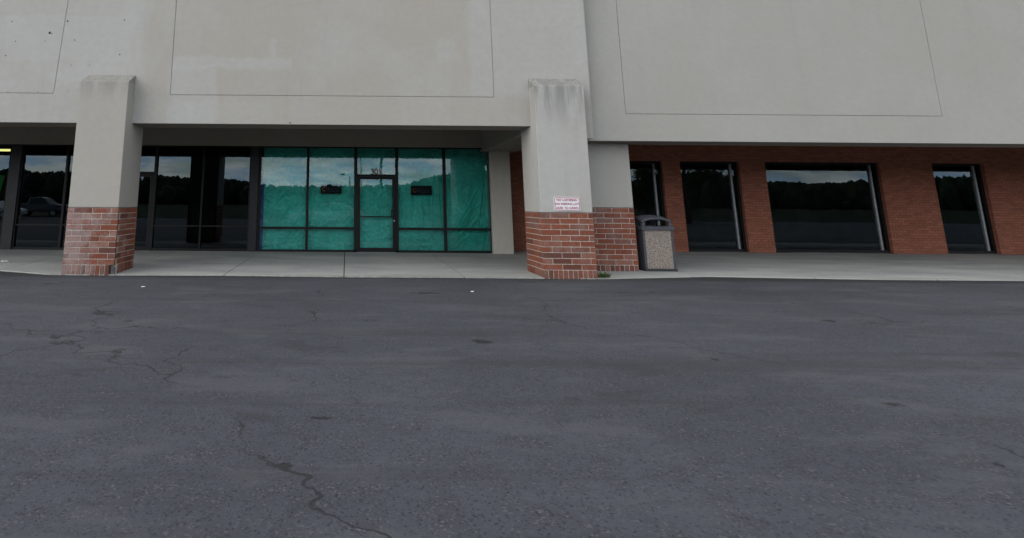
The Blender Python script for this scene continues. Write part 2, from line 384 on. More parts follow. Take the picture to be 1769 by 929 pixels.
# ------------------------------------------------------------------ mesh helpers
class MB:
    def __init__(self): self.v = []; self.f = []; self.mi = []
    def box(self, x0, x1, y0, y1, z0, z1, mi=0):
        i = len(self.v)
        self.v += [(x, y, z) for z in (z0, z1) for y in (y0, y1) for x in (x0, x1)]
        for q in ((0, 2, 3, 1), (4, 5, 7, 6), (0, 1, 5, 4), (2, 6, 7, 3), (0, 4, 6, 2), (1, 3, 7, 5)):
            self.f.append([i + k for k in q]); self.mi.append(mi)
        return self
    def prism_y(self, poly, y0, y1, mi=0):      # poly of (x, z), extruded along Y
        i, k = len(self.v), len(poly)
        self.v += [(x, y0, z) for x, z in poly] + [(x, y1, z) for x, z in poly]
        self.f.append([i + a for a in range(k)]); self.mi.append(mi)
        self.f.append([i + k + a for a in reversed(range(k))]); self.mi.append(mi)
        for a in range(k):
            c = (a + 1) % k
            self.f.append([i + c, i + a, i + k + a, i + k + c]); self.mi.append(mi)
        return self
    def prism_x(self, poly, x0, x1, mi=0):      # poly of (y, z), extruded along X
        i, k = len(self.v), len(poly)
        self.v += [(x0, y, z) for y, z in poly] + [(x1, y, z) for y, z in poly]
        self.f.append([i + a for a in range(k)]); self.mi.append(mi)
        self.f.append([i + k + a for a in reversed(range(k))]); self.mi.append(mi)
        for a in range(k):
            c = (a + 1) % k
            self.f.append([i + c, i + a, i + k + a, i + k + c]); self.mi.append(mi)
        return self
    def prism_z(self, poly, z0, z1, mi=0):
        i, k = len(self.v), len(poly)
        z0f = z0 if callable(z0) else (lambda x, y: z0)
        z1f = z1 if callable(z1) else (lambda x, y: z1)
        self.v += [(x, y, z0f(x, y)) for x, y in poly] + [(x, y, z1f(x, y)) for x, y in poly]
        self.f.append([i + a for a in reversed(range(k))]); self.mi.append(mi)
        self.f.append([i + k + a for a in range(k)]); self.mi.append(mi)
        for a in range(k):
            c = (a + 1) % k
            self.f.append([i + a, i + c, i + k + c, i + k + a]); self.mi.append(mi)
        return self
    def tube(self, pts, rad, seg=12, mi=0):
        pts = [Vector(p) for p in pts]; rads = rad if isinstance(rad, (list, tuple)) else [rad] * len(pts)
        i = len(self.v)
        for k, p in enumerate(pts):
            t = (pts[min(k + 1, len(pts) - 1)] - pts[max(k - 1, 0)]).normalized()
            a = t.orthogonal().normalized() if k == 0 else (a - t * a.dot(t)).normalized()
            bb = t.cross(a)
            for s in range(seg):
                w = 2 * math.pi * s / seg
                self.v.append(tuple(p + (a * math.cos(w) + bb * math.sin(w)) * rads[k]))
        for k in range(len(pts) - 1):
            for s in range(seg):
                c = (s + 1) % seg
                self.f.append([i + k * seg + s, i + k * seg + c, i + (k + 1) * seg + c, i + (k + 1) * seg + s]); self.mi.append(mi)
        self.f.append([i + s for s in reversed(range(seg))]); self.mi.append(mi)
        self.f.append([i + (len(pts) - 1) * seg + s for s in range(seg)]); self.mi.append(mi)
        return self
    def build(self, name, mats, parent=None, bevel=0.0, seg=2, smooth=False, props=None, fix=True):
        me = bpy.data.meshes.new(name); me.from_pydata(self.v, [], self.f)
        mats = mats if isinstance(mats, (list, tuple)) else [mats]
        for mm in mats: me.materials.append(mm)
        for p, k in zip(me.polygons, self.mi): p.material_index = k; p.use_smooth = smooth
        if fix:
            bm = bmesh.new(); bm.from_mesh(me); bmesh.ops.recalc_face_normals(bm, faces=bm.faces)
            bm.to_mesh(me); bm.free()
        me.update()
        return link(name, me, parent, bevel, seg, props)
ORG = {}
def link(name, me, parent=None, bevel=0.0, seg=2, props=None):
    o = bpy.data.objects.new(name, me); COL.objects.link(o)
    if parent is not None:
        o.parent = parent
        root = parent
        if parent.type == 'EMPTY': o.location = -Vector(parent.location)
    if bevel:
        bv = o.modifiers.new('edge_bevel', 'BEVEL'); bv.width = bevel; bv.segments = seg; bv.limit_method = 'ANGLE'; bv.angle_limit = R(40)
    for k, v in (props or {}).items(): o[k] = v
    return o
def thing(name, label, cat, loc, group=None):
    o = bpy.data.objects.new(name, None); COL.objects.link(o); o.location = loc
    o.empty_display_size = .2
    tag(o, label, cat, group); return o
def tag(o, label, cat, group=None):
    o['label'] = label; o['category'] = cat
    if group: o['group'] = group
    return o
def struct(o): o['kind'] = 'structure'; return o
def text_mesh(body, size, mat, name, parent, x, y, z, depth=.002, align='CENTER', bold=0.0, sx=1.0, spacing=1.0):
    cu = bpy.data.curves.new(name, 'FONT'); cu.body = body; cu.size = size; cu.extrude = depth; cu.align_x = align; cu.align_y = 'CENTER'
    cu.offset = bold; cu.space_character = spacing
    to = bpy.data.objects.new(name + '_tmp', cu); COL.objects.link(to)
    dg = bpy.context.evaluated_depsgraph_get(); dg.update()
    me = bpy.data.meshes.new_from_object(to.evaluated_get(dg))
    bpy.data.objects.remove(to); bpy.data.curves.remove(cu)
    me.transform(Matrix.Translation((x, y, z)) @ Matrix.Rotation(R(90), 4, 'X') @ Matrix.Scale(sx, 4, (1, 0, 0)))
    me.materials.clear(); me.materials.append(mat); me.name = name
    return link(name, me, parent)

# ------------------------------------------------------------------ key planes (metres from the camera along Y)
dF, dW, dB = 11.2, 11.54, 12.22        # pillar front, wall face, pillar/beam back
dR, dRb = 11.87, 12.6                  # set-back wall on the right: face, back
dP = 12.27                             # pier behind the right pillar
dG = 15.95                             # shop glass
dFa = 15.80                            # fascia over the glass
dRW = 16.6                             # brick wall of the right wing
SL = 0.0125
def zs(y): return max(0.0, (y - dF) * SL)
ZA = -0.02
ZT = 7.6                               # top of the parapet

# ================================================================== GROUND
g1 = at(737, 505, 1); OIL = []
def ground_at(px, py):                 # pixel -> point on the asphalt
    v = _F + _R2 * ((px - CX) / FPX) - _U2 * ((py - CY) / FPX)
    k = (ZA - CAMZ) / v.z
    return v.x * k, v.y * k
for (px, py, rx, ry) in ((738, 506, .42, .16), (1075, 505, .16, .07), (963, 493, .14, .06), (88, 490, .26, .10), (1020, 497, .12, .05)):
    gx, gy = ground_at(px, py); OIL.append((gx, gy, rx, ry))
OIL += [(random.uniform(-6, 12), random.uniform(3, 10), random.uniform(.06, .2), random.uniform(.05, .14)) for _ in range(9)]
OIL += [(1.5, 6.2, .22, .16), (6.4, 7.4, .2, .13), (4.2, 4.4, .14, .11)]
M['asphalt'] = asphalt_mat()
gb = MB(); gb.v += [(-900, -900, ZA), (900, -900, ZA), (900, 900, ZA), (-900, 900, ZA)]; gb.f.append([0, 1, 2, 3]); gb.mi.append(0)
struct(gb.build('parking_lot', M['asphalt'], fix=False))
# sidewalk: separate pours with open control joints
edge_px = [(0, 465), (110, 468), (206, 472), (393, 476), (600, 479), (796, 480), (930, 480), (1027, 479.5), (1200, 477)]
EDGE = [(-24, 11.5), (-12, 11.45)]
for p_, q_ in edge_px:
    x_, y_ = ground_at(p_, q_)
    y_ = .85 * y_ + .15 * 11.2 if not (90 < p_ < 220 or 900 < p_ < 1040) else 11.2
    EDGE.append(((p_ - 599) / FPX * y_, y_))
EDGE += [(11, 11.42), (34, 11.42)]
def edge_y(x):
    for (xa, ya), (xb, yb) in zip(EDGE, EDGE[1:]):
        if xa <= x <= xb:
            t = (x - xa) / (xb - xa); t2 = t
            return ya + (yb - ya) * t2
    return 11.42
JX0 = AX(594.8, 460, 13.0); JS = 2.46
sw = MB()
k0 = -9
joints = [JX0 + JS * k for k in range(-9, 13)]
for xa, xb in zip(joints, joints[1:]):
    xs = [xa + .010 + (xb - xa - .020) * t / 12 for t in range(13)]
    front = [(x, edge_y(x) + .018 * noise.noise(Vector((x * 2.1, 3, 0)))) for x in xs]
    for (x1, y1), (x2, y2) in zip(front, front[1:]):
        ys1 = [y1, 12.9, 14.6, 17.6]
        for a in range(3):
            ya1 = y1 if a == 0 else ys1[a]; ya2 = y2 if a == 0 else ys1[a]
            i = len(sw.v)
            P4 = [(x1, ya1), (x2, ya2), (x2, ys1[a + 1]), (x1, ys1[a + 1])]
            sw.v += [(x, y, zs(y)) for x, y in P4]; sw.f.append([i, i + 1, i + 2, i + 3]); sw.mi.append(0)
        i = len(sw.v)
        sw.v += [(x1, y1, -.1), (x2, y2, -.1), (x2, y2, zs(y2)), (x1, y1, zs(y1))]; sw.f.append([i, i + 1, i + 2, i + 3]); sw.mi.append(0)
    for x in (xs[0], xs[-1]):
        y1 = edge_y(x); i = len(sw.v)
        sw.v += [(x, y1, -.1), (x, 17.6, -.1), (x, 17.6, zs(17.6)), (x, y1, zs(y1))]; sw.f.append([i, i + 1, i + 2, i + 3]); sw.mi.append(0)
struct(sw.build('sidewalk', M['concrete']))

# ================================================================== MAIN BUILDING
main = thing('store_building', 'tan stucco shopping strip building with brick-footed pillars and green-covered shop windows', 'building', (0, dW, 0))
XL = -24.0
XR = (AX(1004.6, 0, dW) + AX(1023, 193, dW) + AX(1027.5, 239, dW)) / 3
zBeam = AZ(565, 215.0, dW)
zDrop = AZ(1027, 239, dW)
# pillars
lx0, lx1 = AX(113.0, 400, dF), AX(201.5, 400, dF)
rx0, rx1 = AX(937.3, 420, dF), AX(1028.5, 420, dF)
lzb, rzb = AZ(160, 358, dF), AZ(980, 367, dF)
lzt, lzw = AZ(185, 140, dF), AZ(195, 129.5, dW)
rzt, rzw = AZ(965, 148, dF), AZ(960, 136, dW)
# wall stain / repaint patches, measured on the wall
def wpatch(x0, y0, x1, y1, s, a):
    return (AX(x0, (y0 + y1) / 2, dW), AX(x1, (y0 + y1) / 2, dW), AZ((x0 + x1) / 2, y1, dW), AZ((x0 + x1) / 2, y0, dW), s, a)
PATCH = [wpatch(297, 99, 505, 119, .045, .55), wpatch(290, 116, 375, 216, .06, .45), wpatch(-200, -80, 250, 230, .14, .5), wpatch(8, 26, 230, 104, .03, .22),
         wpatch(810, -60, 1010, 165, .12, .5), wpatch(757, 66, 790, 106, .10, .3), wpatch(467, 68, 477, 98, .04, .45), wpatch(228, 175, 470, 216, .1, .2)]
M['wall'] = stucco('painted_stucco_wall', WARM, COOLC, PATCH, .06)
M['wall_right'] = stucco('painted_stucco_right', (0.352, 0.336, 0.304), (0.395, 0.385, 0.362), (), .3)
G, SK = .007, .016        # half joint width, depth of the scored joint
wb = MB()
wb.box(XL, XR - .002, dW + SK, dB, zBeam + .002, ZT)
jlt, jlb = AX(118, 0, dW), AX(92.5, 160, dW)         # left score, a little out of plumb
zjl, zjt = AZ(50, 160.5, dW), ZT
sl = (jlt - jlb) / (AZ(118, 0, dW) - zjl)
jl_top = jlb + sl * (ZT - zjl)
c0 = (AX(305, 0, dW) + AX(294, 162, dW)) / 2; c1 = (AX(846, 0, dW) + AX(853.5, 167, dW)) / 2
zjc = (AZ(294, 163, dW) + AZ(853, 168, dW)) / 2
y0, y1 = dW, dW + SK + .004
q = lambda pts: wb.prism_y(pts, y0, y1)
q([(XL, zBeam), (jlb, zBeam), (jlb, zjl - G), (XL, zjl - G)])
q([(XL, zjl + G), (jlb - G, zjl + G), (jl_top - G, ZT), (XL, ZT)])
q([(jlb, zBeam), (c0, zBeam), (c0 - 0, zjc - G), (c0 - G, zjc - G), (c0 - G, ZT), (jl_top + G, ZT), (jlb + G, zjl + G), (jlb, zjl - G)])
q([(c0, zBeam), (c1, zBeam), (c1, zjc - G), (c0, zjc - G)])
q([(c0 + G, zjc + G), (c1 - G, zjc + G), (c1 - G, ZT), (c0 + G, ZT)])
q([(c1, zBeam), (XR, zBeam), (XR, ZT), (c1 + G, ZT), (c1 + G, zjc - G), (c1, zjc - G)])
parapet = wb.build('parapet_wall', M['wall'], main)
# lower drop of the wall right of the right pillar
db = MB(); db.box(rx1 - .25, XR, dW + .002, dRb - .3, zDrop, zBeam); db.build('wall_drop', M['wall'], main)
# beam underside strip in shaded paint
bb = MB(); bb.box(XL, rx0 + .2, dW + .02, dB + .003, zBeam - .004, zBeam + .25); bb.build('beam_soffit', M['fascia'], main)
# bolt holes
for i, (px, py, r) in enumerate(((21, 36.6, .012), (117, 36.4, .016), (215, 34.6, .014), (86, 56.5, .024), (89.5, 57.5, .012), (27, 71, .010), (78, 70.5, .009), (129, 69, .011), (10, 96, .014), (207, 94, .013), (123, 112.6, .009), (155, 112.5, .008), (118, 158, .009), (14, 158.5, .008), (66, 159, .009), (501, 212, .014))):
    x, z = at(px, py, dW); hb = MB()
    hb.prism_y([(x + r * math.cos(a * math.pi / 4), z + r * math.sin(a * math.pi / 4) * (1 + .3 * (i % 2))) for a in range(8)], dW - .004, dW + .003)
    hb.build('bolt_hole', M['dark_hole'], parapet)

def brick_base(name, parent, x0, x1, y0, y1, ztop, zbot_front, zbot_side, course, blen, mats, courses, soldier, first=0.0, skip=None, faces='FLR', label=None):
    mb = MB(); J = .0135; T = .075
    core = .008; zsol = ztop - courses * course
    zlo = min(zbot_front, 0) - .03
    if skip:
        mb.box(x0 + core, x1 - core, y0 + core, y1 - core, zsol - .002, ztop - .004, 1)
        mb.box(x0 + core, x1 - .17, y0 + core, y1 - core, zlo, zsol - .002, 1); mb.box(x1 - .17, x1 - core, y0 + .13, y1 - core, zlo, zsol - .002, 1)
    else: mb.box(x0 + core, x1 - core, y0 + core, y1 - core, zlo, ztop - .004, 1)
    rnd = random.Random(int(abs(x0) * 100))
    def jit(): return rnd.uniform(-.0025, .0025)
    ez = lambda v: v
    for c in range(courses):
        z1 = ztop - c * course - J / 2; z0 = z1 - course + J
        off = first + (c % 2) * blen / 2
        # front
        p = x0 - blen + (off % blen)
        while p < x1:
            a, b2 = max(p, x0), min(p + blen - J, x1)
            if b2 - a > .03:
                j = jit(); mb.box(a if a > x0 else x0, b2 if b2 < x1 else x1, y0 + j, y0 + T, z0 + jit() * .5, z1 + jit() * .5)
            p += blen
        # sides
        for sgn, on in ((-1, 'L' in faces), (1, 'R' in faces)):
            if not on: continue
            p = y0 + T + J - blen + ((off + blen * .27) % blen)
            while p < y1:
                a, b2 = max(p, y0 + T + J), min(p + blen - J, y1)
                if b2 - a > .03:
                    j = jit()
                    if sgn < 0: mb.box(x0 + j, x0 + T, a, b2, z0, z1)
                    else: mb.box(x1 - T, x1 + j, a, b2, z0, z1)
                p += blen
    # soldier course
    z1 = zsol - J / 2
    nS = round((x1 - x0) / soldier); pit = (x1 - x0 + J) / nS
    for k in range(nS):
        if skip and k in skip: continue
        a = x0 + k * pit; j = jit() - .001
        mb.box(a, a + pit - J, y0 + j, y0 + T, zbot_front - .03, z1 + jit() * .5)
    nS2 = round((y1 - y0 - T) / soldier); pit2 = (y1 - y0 - T) / nS2
    for sgn, on in ((-1, 'L' in faces), (1, 'R' in faces)):
        if not on: continue
        for k in range(nS2):
            if skip and k == 0 and sgn > 0: continue
            a = y0 + T + J + k * pit2; j = jit()
            if sgn < 0: mb.box(x0 + j, x0 + T, a, a + pit2 - J, zbot_side - .05, z1)
            else: mb.box(x1 - T, x1 + j, a, a + pit2 - J, zbot_side - .05, z1)
    o = mb.build(name, mats, parent, bevel=.004, seg=1)
    if label: o['label'] = label
    return o

def pillar(x0, x1, zb, zt, zw, mat, label):
    mb = MB(); ins = .004
    mb.prism_x([(dF + ins, zb), (dB - .004, zb), (dB - .004, zBeam + .006), (dW + .03, zBeam + .006), (dW + .03, zw + (zw - zt) * .09), (dF + ins, zt)], x0 + ins, x1 - ins)
    o = mb.build('pillar', mat, main, bevel=.012, seg=2); o['label'] = label
    return o
M['pillar_left'] = stucco('stucco_left_pillar', (0.375, 0.350, 0.312), (0.40, 0.385, 0.36), (), .1, (lzt - .012, lzt - .55, .35))
M['pillar_right'] = stucco('stucco_right_pillar', (0.40, 0.38, 0.345), (0.425, 0.42, 0.41), (), .45, (rzt - .012, rzt - 1.15, .62))
pl = pillar(lx0, lx1, lzb, lzt, lzw, M['pillar_left'], 'left stucco pillar with sloped cap and whitened brick foot')
pr = pillar(rx0, rx1, rzb, rzt, rzw, M['pillar_right'], 'right stucco pillar with dark streaks under its sloped cap')
CO = .1147; BL = .39
brick_base('brick_base', pl, lx0, lx1, dF, dB, lzb - .004, ZA, .0, CO, BL, [M['brick_white'], M['mortar']], 10, .0955, first=.13, skip=(10, 11), faces='LR', label='red brick pillar foot with white bloom and a broken bottom corner')
brick_base('brick_base', pr, rx0, rx1, dF, dB, rzb - .004, ZA, .0, CO, BL, [M['brick'], M['mortar']], 10, .0955, first=.20, faces='LR')
# mortar lump left in the broken corner
lb = MB(); lb.prism_z([(lx1 - .085, dF + .05), (lx1 - .04, dF + .02), (lx1 - .012, dF + .05), (lx1 - .01, dF + .13), (lx1 - .075, dF + .125)], ZA - .02, .13)
lb.build('broken_corner', simple('grey_mortar_lump', (0.13, 0.128, 0.13), .95, 0, .4, 14, .2), pl, bevel=.012)

# cross beam from the right pillar back to the shop front
cbx0 = AX(900, 235.5, dB); cbz = AZ(900, 235.5, dB)
cbm = MB(); cbm.box(cbx0, XR - .3, dB + .004, dRW, cbz, 4.0); cbm.build('cross_beam', M['fascia'], main, bevel=.02)
# fascia, portico ceiling, roof
zFa = AZ(600, 253.0, dFa)
fa = MB(); fa.box(XL, cbx0 - .003, dFa, dG + .4, zFa, 4.3); fa.build('fascia', M['fascia'], main)
ce = MB(); ce.box(XL, 34, dB + .005, dG + .3, 4.002, 4.1); ce.build('portico_ceiling', M['ceiling'], main)
ro = MB(); ro.box(XL, 34, dB - .01, 32, 5.2, 5.35); ro.build('roof', M['roof'], main)
sd = MB(); sd.box(XL - .3, XL - .003, dW + .1, 32, -.05, ZT - .1); sd.build('end_wall', M['wall'], main)
# tan pilaster at the end of the shop front
px0, px1 = AX(850.3, 360, 15.72), AX(884.6, 360, 15.72)
pb = MB(); pb.box(px0, px1, 15.72, dG + .35, .03, cbz - .003)
M['pilaster'] = stucco('pilaster_stucco', (0.45, 0.425, 0.375), (0.49, 0.47, 0.43), (), .3)
pb.build('pilaster', M['pilaster'], main, bevel=.01)

# ---- interiors
it = MB()
xa, xbq = XL, px0 + .05
zi = zs(dG) + .003
it.box(xa, xbq, dG + 7, dG + 7.1, zi, 3.9); it.box(xa, xbq, dG + .42, dG + 7, 3.62, 3.7)
it.box(xa, xbq, dG + .1, dG + 7, zi + .004, zi + .012)
sepx = AX(440, 350, dG)
it.box(sepx - .05, sepx + .05, dG + .12, dG + 7, zi + .013, 3.61); it.box(AX(24, 350, dG) - .05, AX(24, 350, dG) + .05, dG + .12, dG + 7, zi + .013, 3.61); it.box(xbq - .1, xbq, dG + .42, dG + 7, zi + .013, 3.61)
it.build('interior', M['interior'], main)

# ---- storefront framing
zTop = zFa + .02
zS = zs(dG) - .004                     # sill level
D0, D1 = dG - .06, dG + .06            # frame depth
def GX(px, py=345): return AX(px, py, dG)
def GZ(px, py): return AZ(px, py, dG)
def pane(name, parent, x0, x1, z0, z1, mat, y=dG, label=None):
    # a single sheet: only one reflecting face
    mb = MB(); mb.v += [(x0 - .012, y, z0 - .012), (x1 + .012, y, z0 - .012), (x1 + .012, y, z1 + .012), (x0 - .012, y, z1 + .012)]
    mb.f.append([0, 1, 2, 3]); mb.mi.append(0)
    return mb.build(name, mat, parent, fix=False)
# wide painted posts
for a, b2 in ((13.5, 31.5), (432.5, 446.0)):
    mb = MB(); mb.box(GX(a, 343), GX(b2, 343), dG - .10, dG + .10, zS, zTop - .005); mb.build('post', M['post'], main, bevel=.006)

# --- dark tenant, bays from far left to the post
fr = MB()
barz0, barz1 = GZ(300, 391.2), GZ(300, 388.4)
sill_h = .075
def bay(xs, ztop, bar, pane_mat, root):
    for k, (a, b2) in enumerate(xs):
        z0 = zS + sill_h
        MB().box(a, b2, D0 + .01, D1 - .01, bar[0], bar[1]).build('glazing_bar', M['frame'], root, bevel=.003, seg=1)
        pane('window_pane', root, a, b2, z0, bar[0], pane_mat); pane('window_pane', root, a, b2, bar[1], ztop - .10, pane_mat)
pA = (XL + .2, GX(13.5, 343) - .05)
wA = [(GX(-120), GX(-62)), (GX(-56), GX(10))]
wB = (GX(34.0, 343), GX(109.5, 343))
wB2 = (GX(113.8, 343), GX(190, 343))
wD = (GX(269.5, 337), GX(348.0, 337)); wE = (GX(351.0, 337), GX(430.0, 337))
doorx = (GX(196, 337), GX(264.5, 337))
panesx = [wA[0], wA[1], wB, wB2, wD, wE]
# head and sill members
for (a, b2) in ((wA[0][0] - .06, GX(13.5, 343) - .001), (GX(31.5, 343) + .001, GX(432.5, 343) - .001)):
    fr.box(a, b2, D0, D1, zTop - .055, zTop - .006)
for (a, b2) in ((wA[0][0] - .06, GX(13.5, 343) - .001), (GX(31.5, 343) + .001, doorx[0] - .062), (doorx[1] + .062, GX(432.5, 343) - .001)):
    fr.box(a, b2, D0, D1, zS, zS + sill_h)
def vbar(frm, a, b2, y0=D0, y1=D1, z0=None, z1=None):
    frm.box(a, b2, y0, y1, (zS + sill_h) if z0 is None else z0, (zTop - .055) if z1 is None else z1)
vbar(fr, wA[0][0] - .06, wA[0][0]); vbar(fr, wA[0][1], wA[1][0]); vbar(fr, wA[1][1], GX(13.5, 343) - .001)
vbar(fr, GX(31.5, 343) + .001, wB[0]); vbar(fr, wB[1], wB2[0]); vbar(fr, wB2[1], doorx[0] - .062)
vbar(fr, doorx[0] - .06, doorx[0], z0=zS); vbar(fr, doorx[1], wD[0], z0=zS); vbar(fr, wD[1], wE[0]); vbar(fr, wE[1], GX(432.5, 343) - .001)
trz0, trz1 = GZ(258, 300.5), GZ(258, 296.5)
fr.box(doorx[0], doorx[1], D0 + .005, D1 - .005, trz0, trz1)
dark_frame = fr.build('window_frame', M['frame'], main, bevel=.003, seg=1, props={'label': 'dark frame of the black tinted shop front'})
bay(panesx[:2], zTop, (barz0, barz1), M['glass_right'], dark_frame); bay(panesx[2:], zTop, (barz0, barz1), M['glass_dark'], dark_frame)
pane('window_pane', dark_frame, doorx[0], doorx[1], trz1, zTop - .055, M['glass_dark'])
def door(root, x0, x1, z0, z1, mat_glass, stile, handle_right, bar_z, lbl, rail=.11):
    mb = MB(); y0, y1 = dG - .045, dG + .02
    x0 += .006; x1 -= .006; z1 -= .006; z0 += .012
    mb.box(x0, x0 + stile, y0, y1, z0, z1); mb.box(x1 - stile, x1, y0, y1, z0, z1)
    mb.box(x0 + stile, x1 - stile, y0, y1, z1 - stile * .85, z1); mb.box(x0 + stile, x1 - stile, y0, y1, z0, z0 + rail)
    d = mb.build('door', M['frame'], root, bevel=.003, seg=1); d['label'] = lbl
    pane('door_glass', d, x0 + stile, x1 - stile, z0 + rail, z1 - stile * .85, mat_glass, dG - .01)
    pbm = MB(); pbm.box(x0 + stile, x1 - stile, y1 + .001, y1 + .03, bar_z - .018, bar_z + .018); pbm.build('push_bar', M['frame'], d)
    hx = x1 - stile * .5 if handle_right else x0 + stile * .5
    hs = -1 if handle_right else 1
    hb = MB(); hb.tube([(hx + hs * .02, y0, bar_z + .20), (hx + hs * .05, y0 - .05, bar_z + .20), (hx + hs * .085, y0 - .06, bar_z + .19), (hx + hs * .085, y0 - .06, bar_z + .04), (hx + hs * .05, y0 - .05, bar_z + .03), (hx + hs * .02, y0, bar_z + .03)], .014, 10)
    hb.build('handle', M['frame'], d, smooth=True)
    kb = MB(); kb.tube([(hx, y0 + .002, bar_z - .11), (hx, y0 - .014, bar_z - .11)], .022, 14); kb.build('lock', M['steel'], d, smooth=False)
    return d
door(main, doorx[0], doorx[1], zs(dG), trz0, M['glass_dark'], .09, False, GZ(258, 372), 'dark tinted shop door beside the left pillar')

# --- green-covered shop, unit 301
fg = MB()
gL = GX(446.0, 343) + .002
G1 = (GX(449.5), GX(528.9)); G2 = (GX(533.2), GX(611.6)); GDR = (GX(617.0), GX(683.2)); G3 = (GX(688.2), GX(766.0)); G4 = (GX(770.6), GX(848.6))
gR = px0 - .002
gb0, gb1 = GZ(600, 396.2), GZ(600, 392.2)
fg.box(gL, gR, D0, D1, zTop - .055, zTop - .006)
fg.box(gL, GDR[0] - .002, D0, D1, zS, zS + sill_h * .8); fg.box(GDR[1] + .002, gR, D0, D1, zS, zS + sill_h * .8)
def vb(a, b2, z0=zS + sill_h * .8): fg.box(a, b2, D0, D1, z0, zTop - .055)
vb(gL, G1[0]); vb(G1[1], G2[0]); vb(G2[1], GDR[0], zS + .001); vb(GDR[1], G3[0], zS + .001); vb(G3[1], G4[0]); vb(G4[1], gR)
tz0, tz1 = GZ(650, 305.0), GZ(650, 301.2)
fg.box(GDR[0], GDR[1], D0 + .005, D1 - .005, tz0, tz1)
for a, b2 in (G1, G2, G3, G4): fg.box(a, b2, D0 + .008, D1 - .008, gb0, gb1)
green_frame = fg.build('window_frame', M['frame'], main, bevel=.003, seg=1, props={'label': 'dark frame of the shop front covered in green tarp'})
for a, b2 in (G1, G2, G3, G4):
    pane('window_pane', green_frame, a, b2, zS + sill_h * .8, gb0, M['glass']); pane('window_pane', green_frame, a, b2, gb1, zTop - .055, M['glass'])
pane('window_pane', green_frame, GDR[0], GDR[1], tz1, zTop - .055, M['glass'])
gdoor = door(main, GDR[0], GDR[1], zs(dG), tz0, M['glass'], .085, True, GZ(650, 374.2), 'glass shop door backed with green tarp below the number 301')
th = MB(); th.box(GDR[0] + .01, GDR[1] - .01, dG - .16, dG + .05, zs(dG) - .03, zs(dG) + .011); th.build('threshold', M['alu'], gdoor)
# house number: black digits with white outline, stuck on the transom glass
for ch, px in (('3', 643.6), ('0', 650.3), ('1', 656.8)):
    x, z = GX(px, 297), GZ(px, 297.0)
    o = text_mesh(ch, .245, M['black_vinyl'], 'digit', green_frame, x - .008, dG - .020, z, .003, bold=.001)
    text_mesh(ch, .25, M['white'], 'digit_outline', o, x + .010, dG - .010, z - .006, .002, bold=.013)

# ================================================================== TARPS (behind the glass)
def tarp(name, x0, x1, z0, z1, y, nx, nz, folds, seed, mat, label, cat, group=None, curl=None, fmul=1.0):
    me = bpy.data.meshes.new(name); vs, fs = [], []
    for j in range(nz + 1):
        for i in range(nx + 1):
            u, w = i / nx, j / nz
            x, z = x0 + (x1 - x0) * u, z0 + (z1 - z0) * w
            d = .016 * noise.fractal(Vector((x * 2.2 + seed, z * 2.2, seed)), .9, 2.1, 4)
            d += .016 * noise.noise(Vector((x * 5.5, z * .9, seed + 4))) + .005 * noise.fractal(Vector((x * 7, z * 7, seed)), .9, 2.1, 3)
            r1 = 1 - abs(noise.noise(Vector((x * 4.2 + 1.3 * noise.noise(Vector((x * 2, z * 2, seed))), z * 6.0, seed + 9)))); r2 = 1 - abs(noise.noise(Vector((x * 9.5, z * 12.5, seed + 17))))
            d += .020 * r1 ** 5 + .009 * r2 ** 4
            for (fx, fz, ang, wl_, amp, ln) in folds:
                amp *= fmul
                ca, sa = math.cos(ang), math.sin(ang)
                p = (x - fx) * ca + (z - fz) * sa; t = -(x - fx) * sa + (z - fz) * ca
                k = math.exp(-(p / wl_) ** 2) * math.exp(-(t / ln) ** 2)
                d += amp * k + .3 * amp * math.sin(p / wl_ * 3.4) * math.exp(-(p / (wl_ * 2.2)) ** 2) * math.exp(-(t / ln) ** 2)
            if curl: x, d = curl(x, z, d)
            vs.append((x, y - d, z))
    for j in range(nz):
        for i in range(nx):
            a = j * (nx + 1) + i; fs.append((a, a + 1, a + nx + 2, a + nx + 1))
    me.from_pydata(vs, [], fs); me.materials.append(mat)
    for p in me.polygons: p.use_smooth = True
    o = link(name, me); so = o.modifiers.new('thickness', 'SOLIDIFY'); so.thickness = .003; so.offset = 1
    tag(o, label, cat, group); return o
TG = 'green tarps hung inside the shop windows'
yt = dG + .25
rf = random.Random(3)
f1 = [(GX(455 + 18 * k), GZ(500, 335 + 16 * k), R(-48 + 6 * k), .045, .030, .55) for k in range(5)]
f1 += [(GX(555 + 11 * k), GZ(580, 358 - 6 * k), R(40 + 3 * k), .035, .026, .55) for k in range(5)]
f1 += [(GX(460 + rf.random() * 140), GZ(500, 400 + rf.random() * 30), R(75 + rf.random() * 40), .03, .018, .3) for k in range(16)]
tarp('tarp', GX(451.5), GX(614.5), zs(dG) + .02, zTop + .02, yt, 240, 210, f1, 1.3, M['tarp'], 'wide green tarp behind the two windows left of the glass door, creased in diagonals', 'tarp', TG)
f2 = [(GX(624 + rf.random() * 55), GZ(650, 320 + rf.random() * 105), R(-20 + rf.random() * 120), .025, .013, .3) for k in range(22)]
tarp('tarp', GX(615.2), GX(685.6), zs(dG) + .02, zTop + .02, yt + .02, 120, 210, f2, 5.1, M['tarp'], 'narrow green tarp behind the glass door and the number 301', 'tarp', TG)
f3 = [(GX(692 + k * 9.5 + rf.random() * 3), GZ(720, 340), R(rf.uniform(-3, 3)), .022, .016, 1.3) for k in range(8)]
f3 += [(GX(812 - 4 * k), GZ(812, 358 + 13 * k), R(-28 - 4 * k), .04, .045, .75) for k in range(6)]
f3 += [(GX(835), GZ(835, 330), R(-8), .05, .05, 1.0), (GX(842), GZ(842, 390), R(-14), .05, .06, .6)]
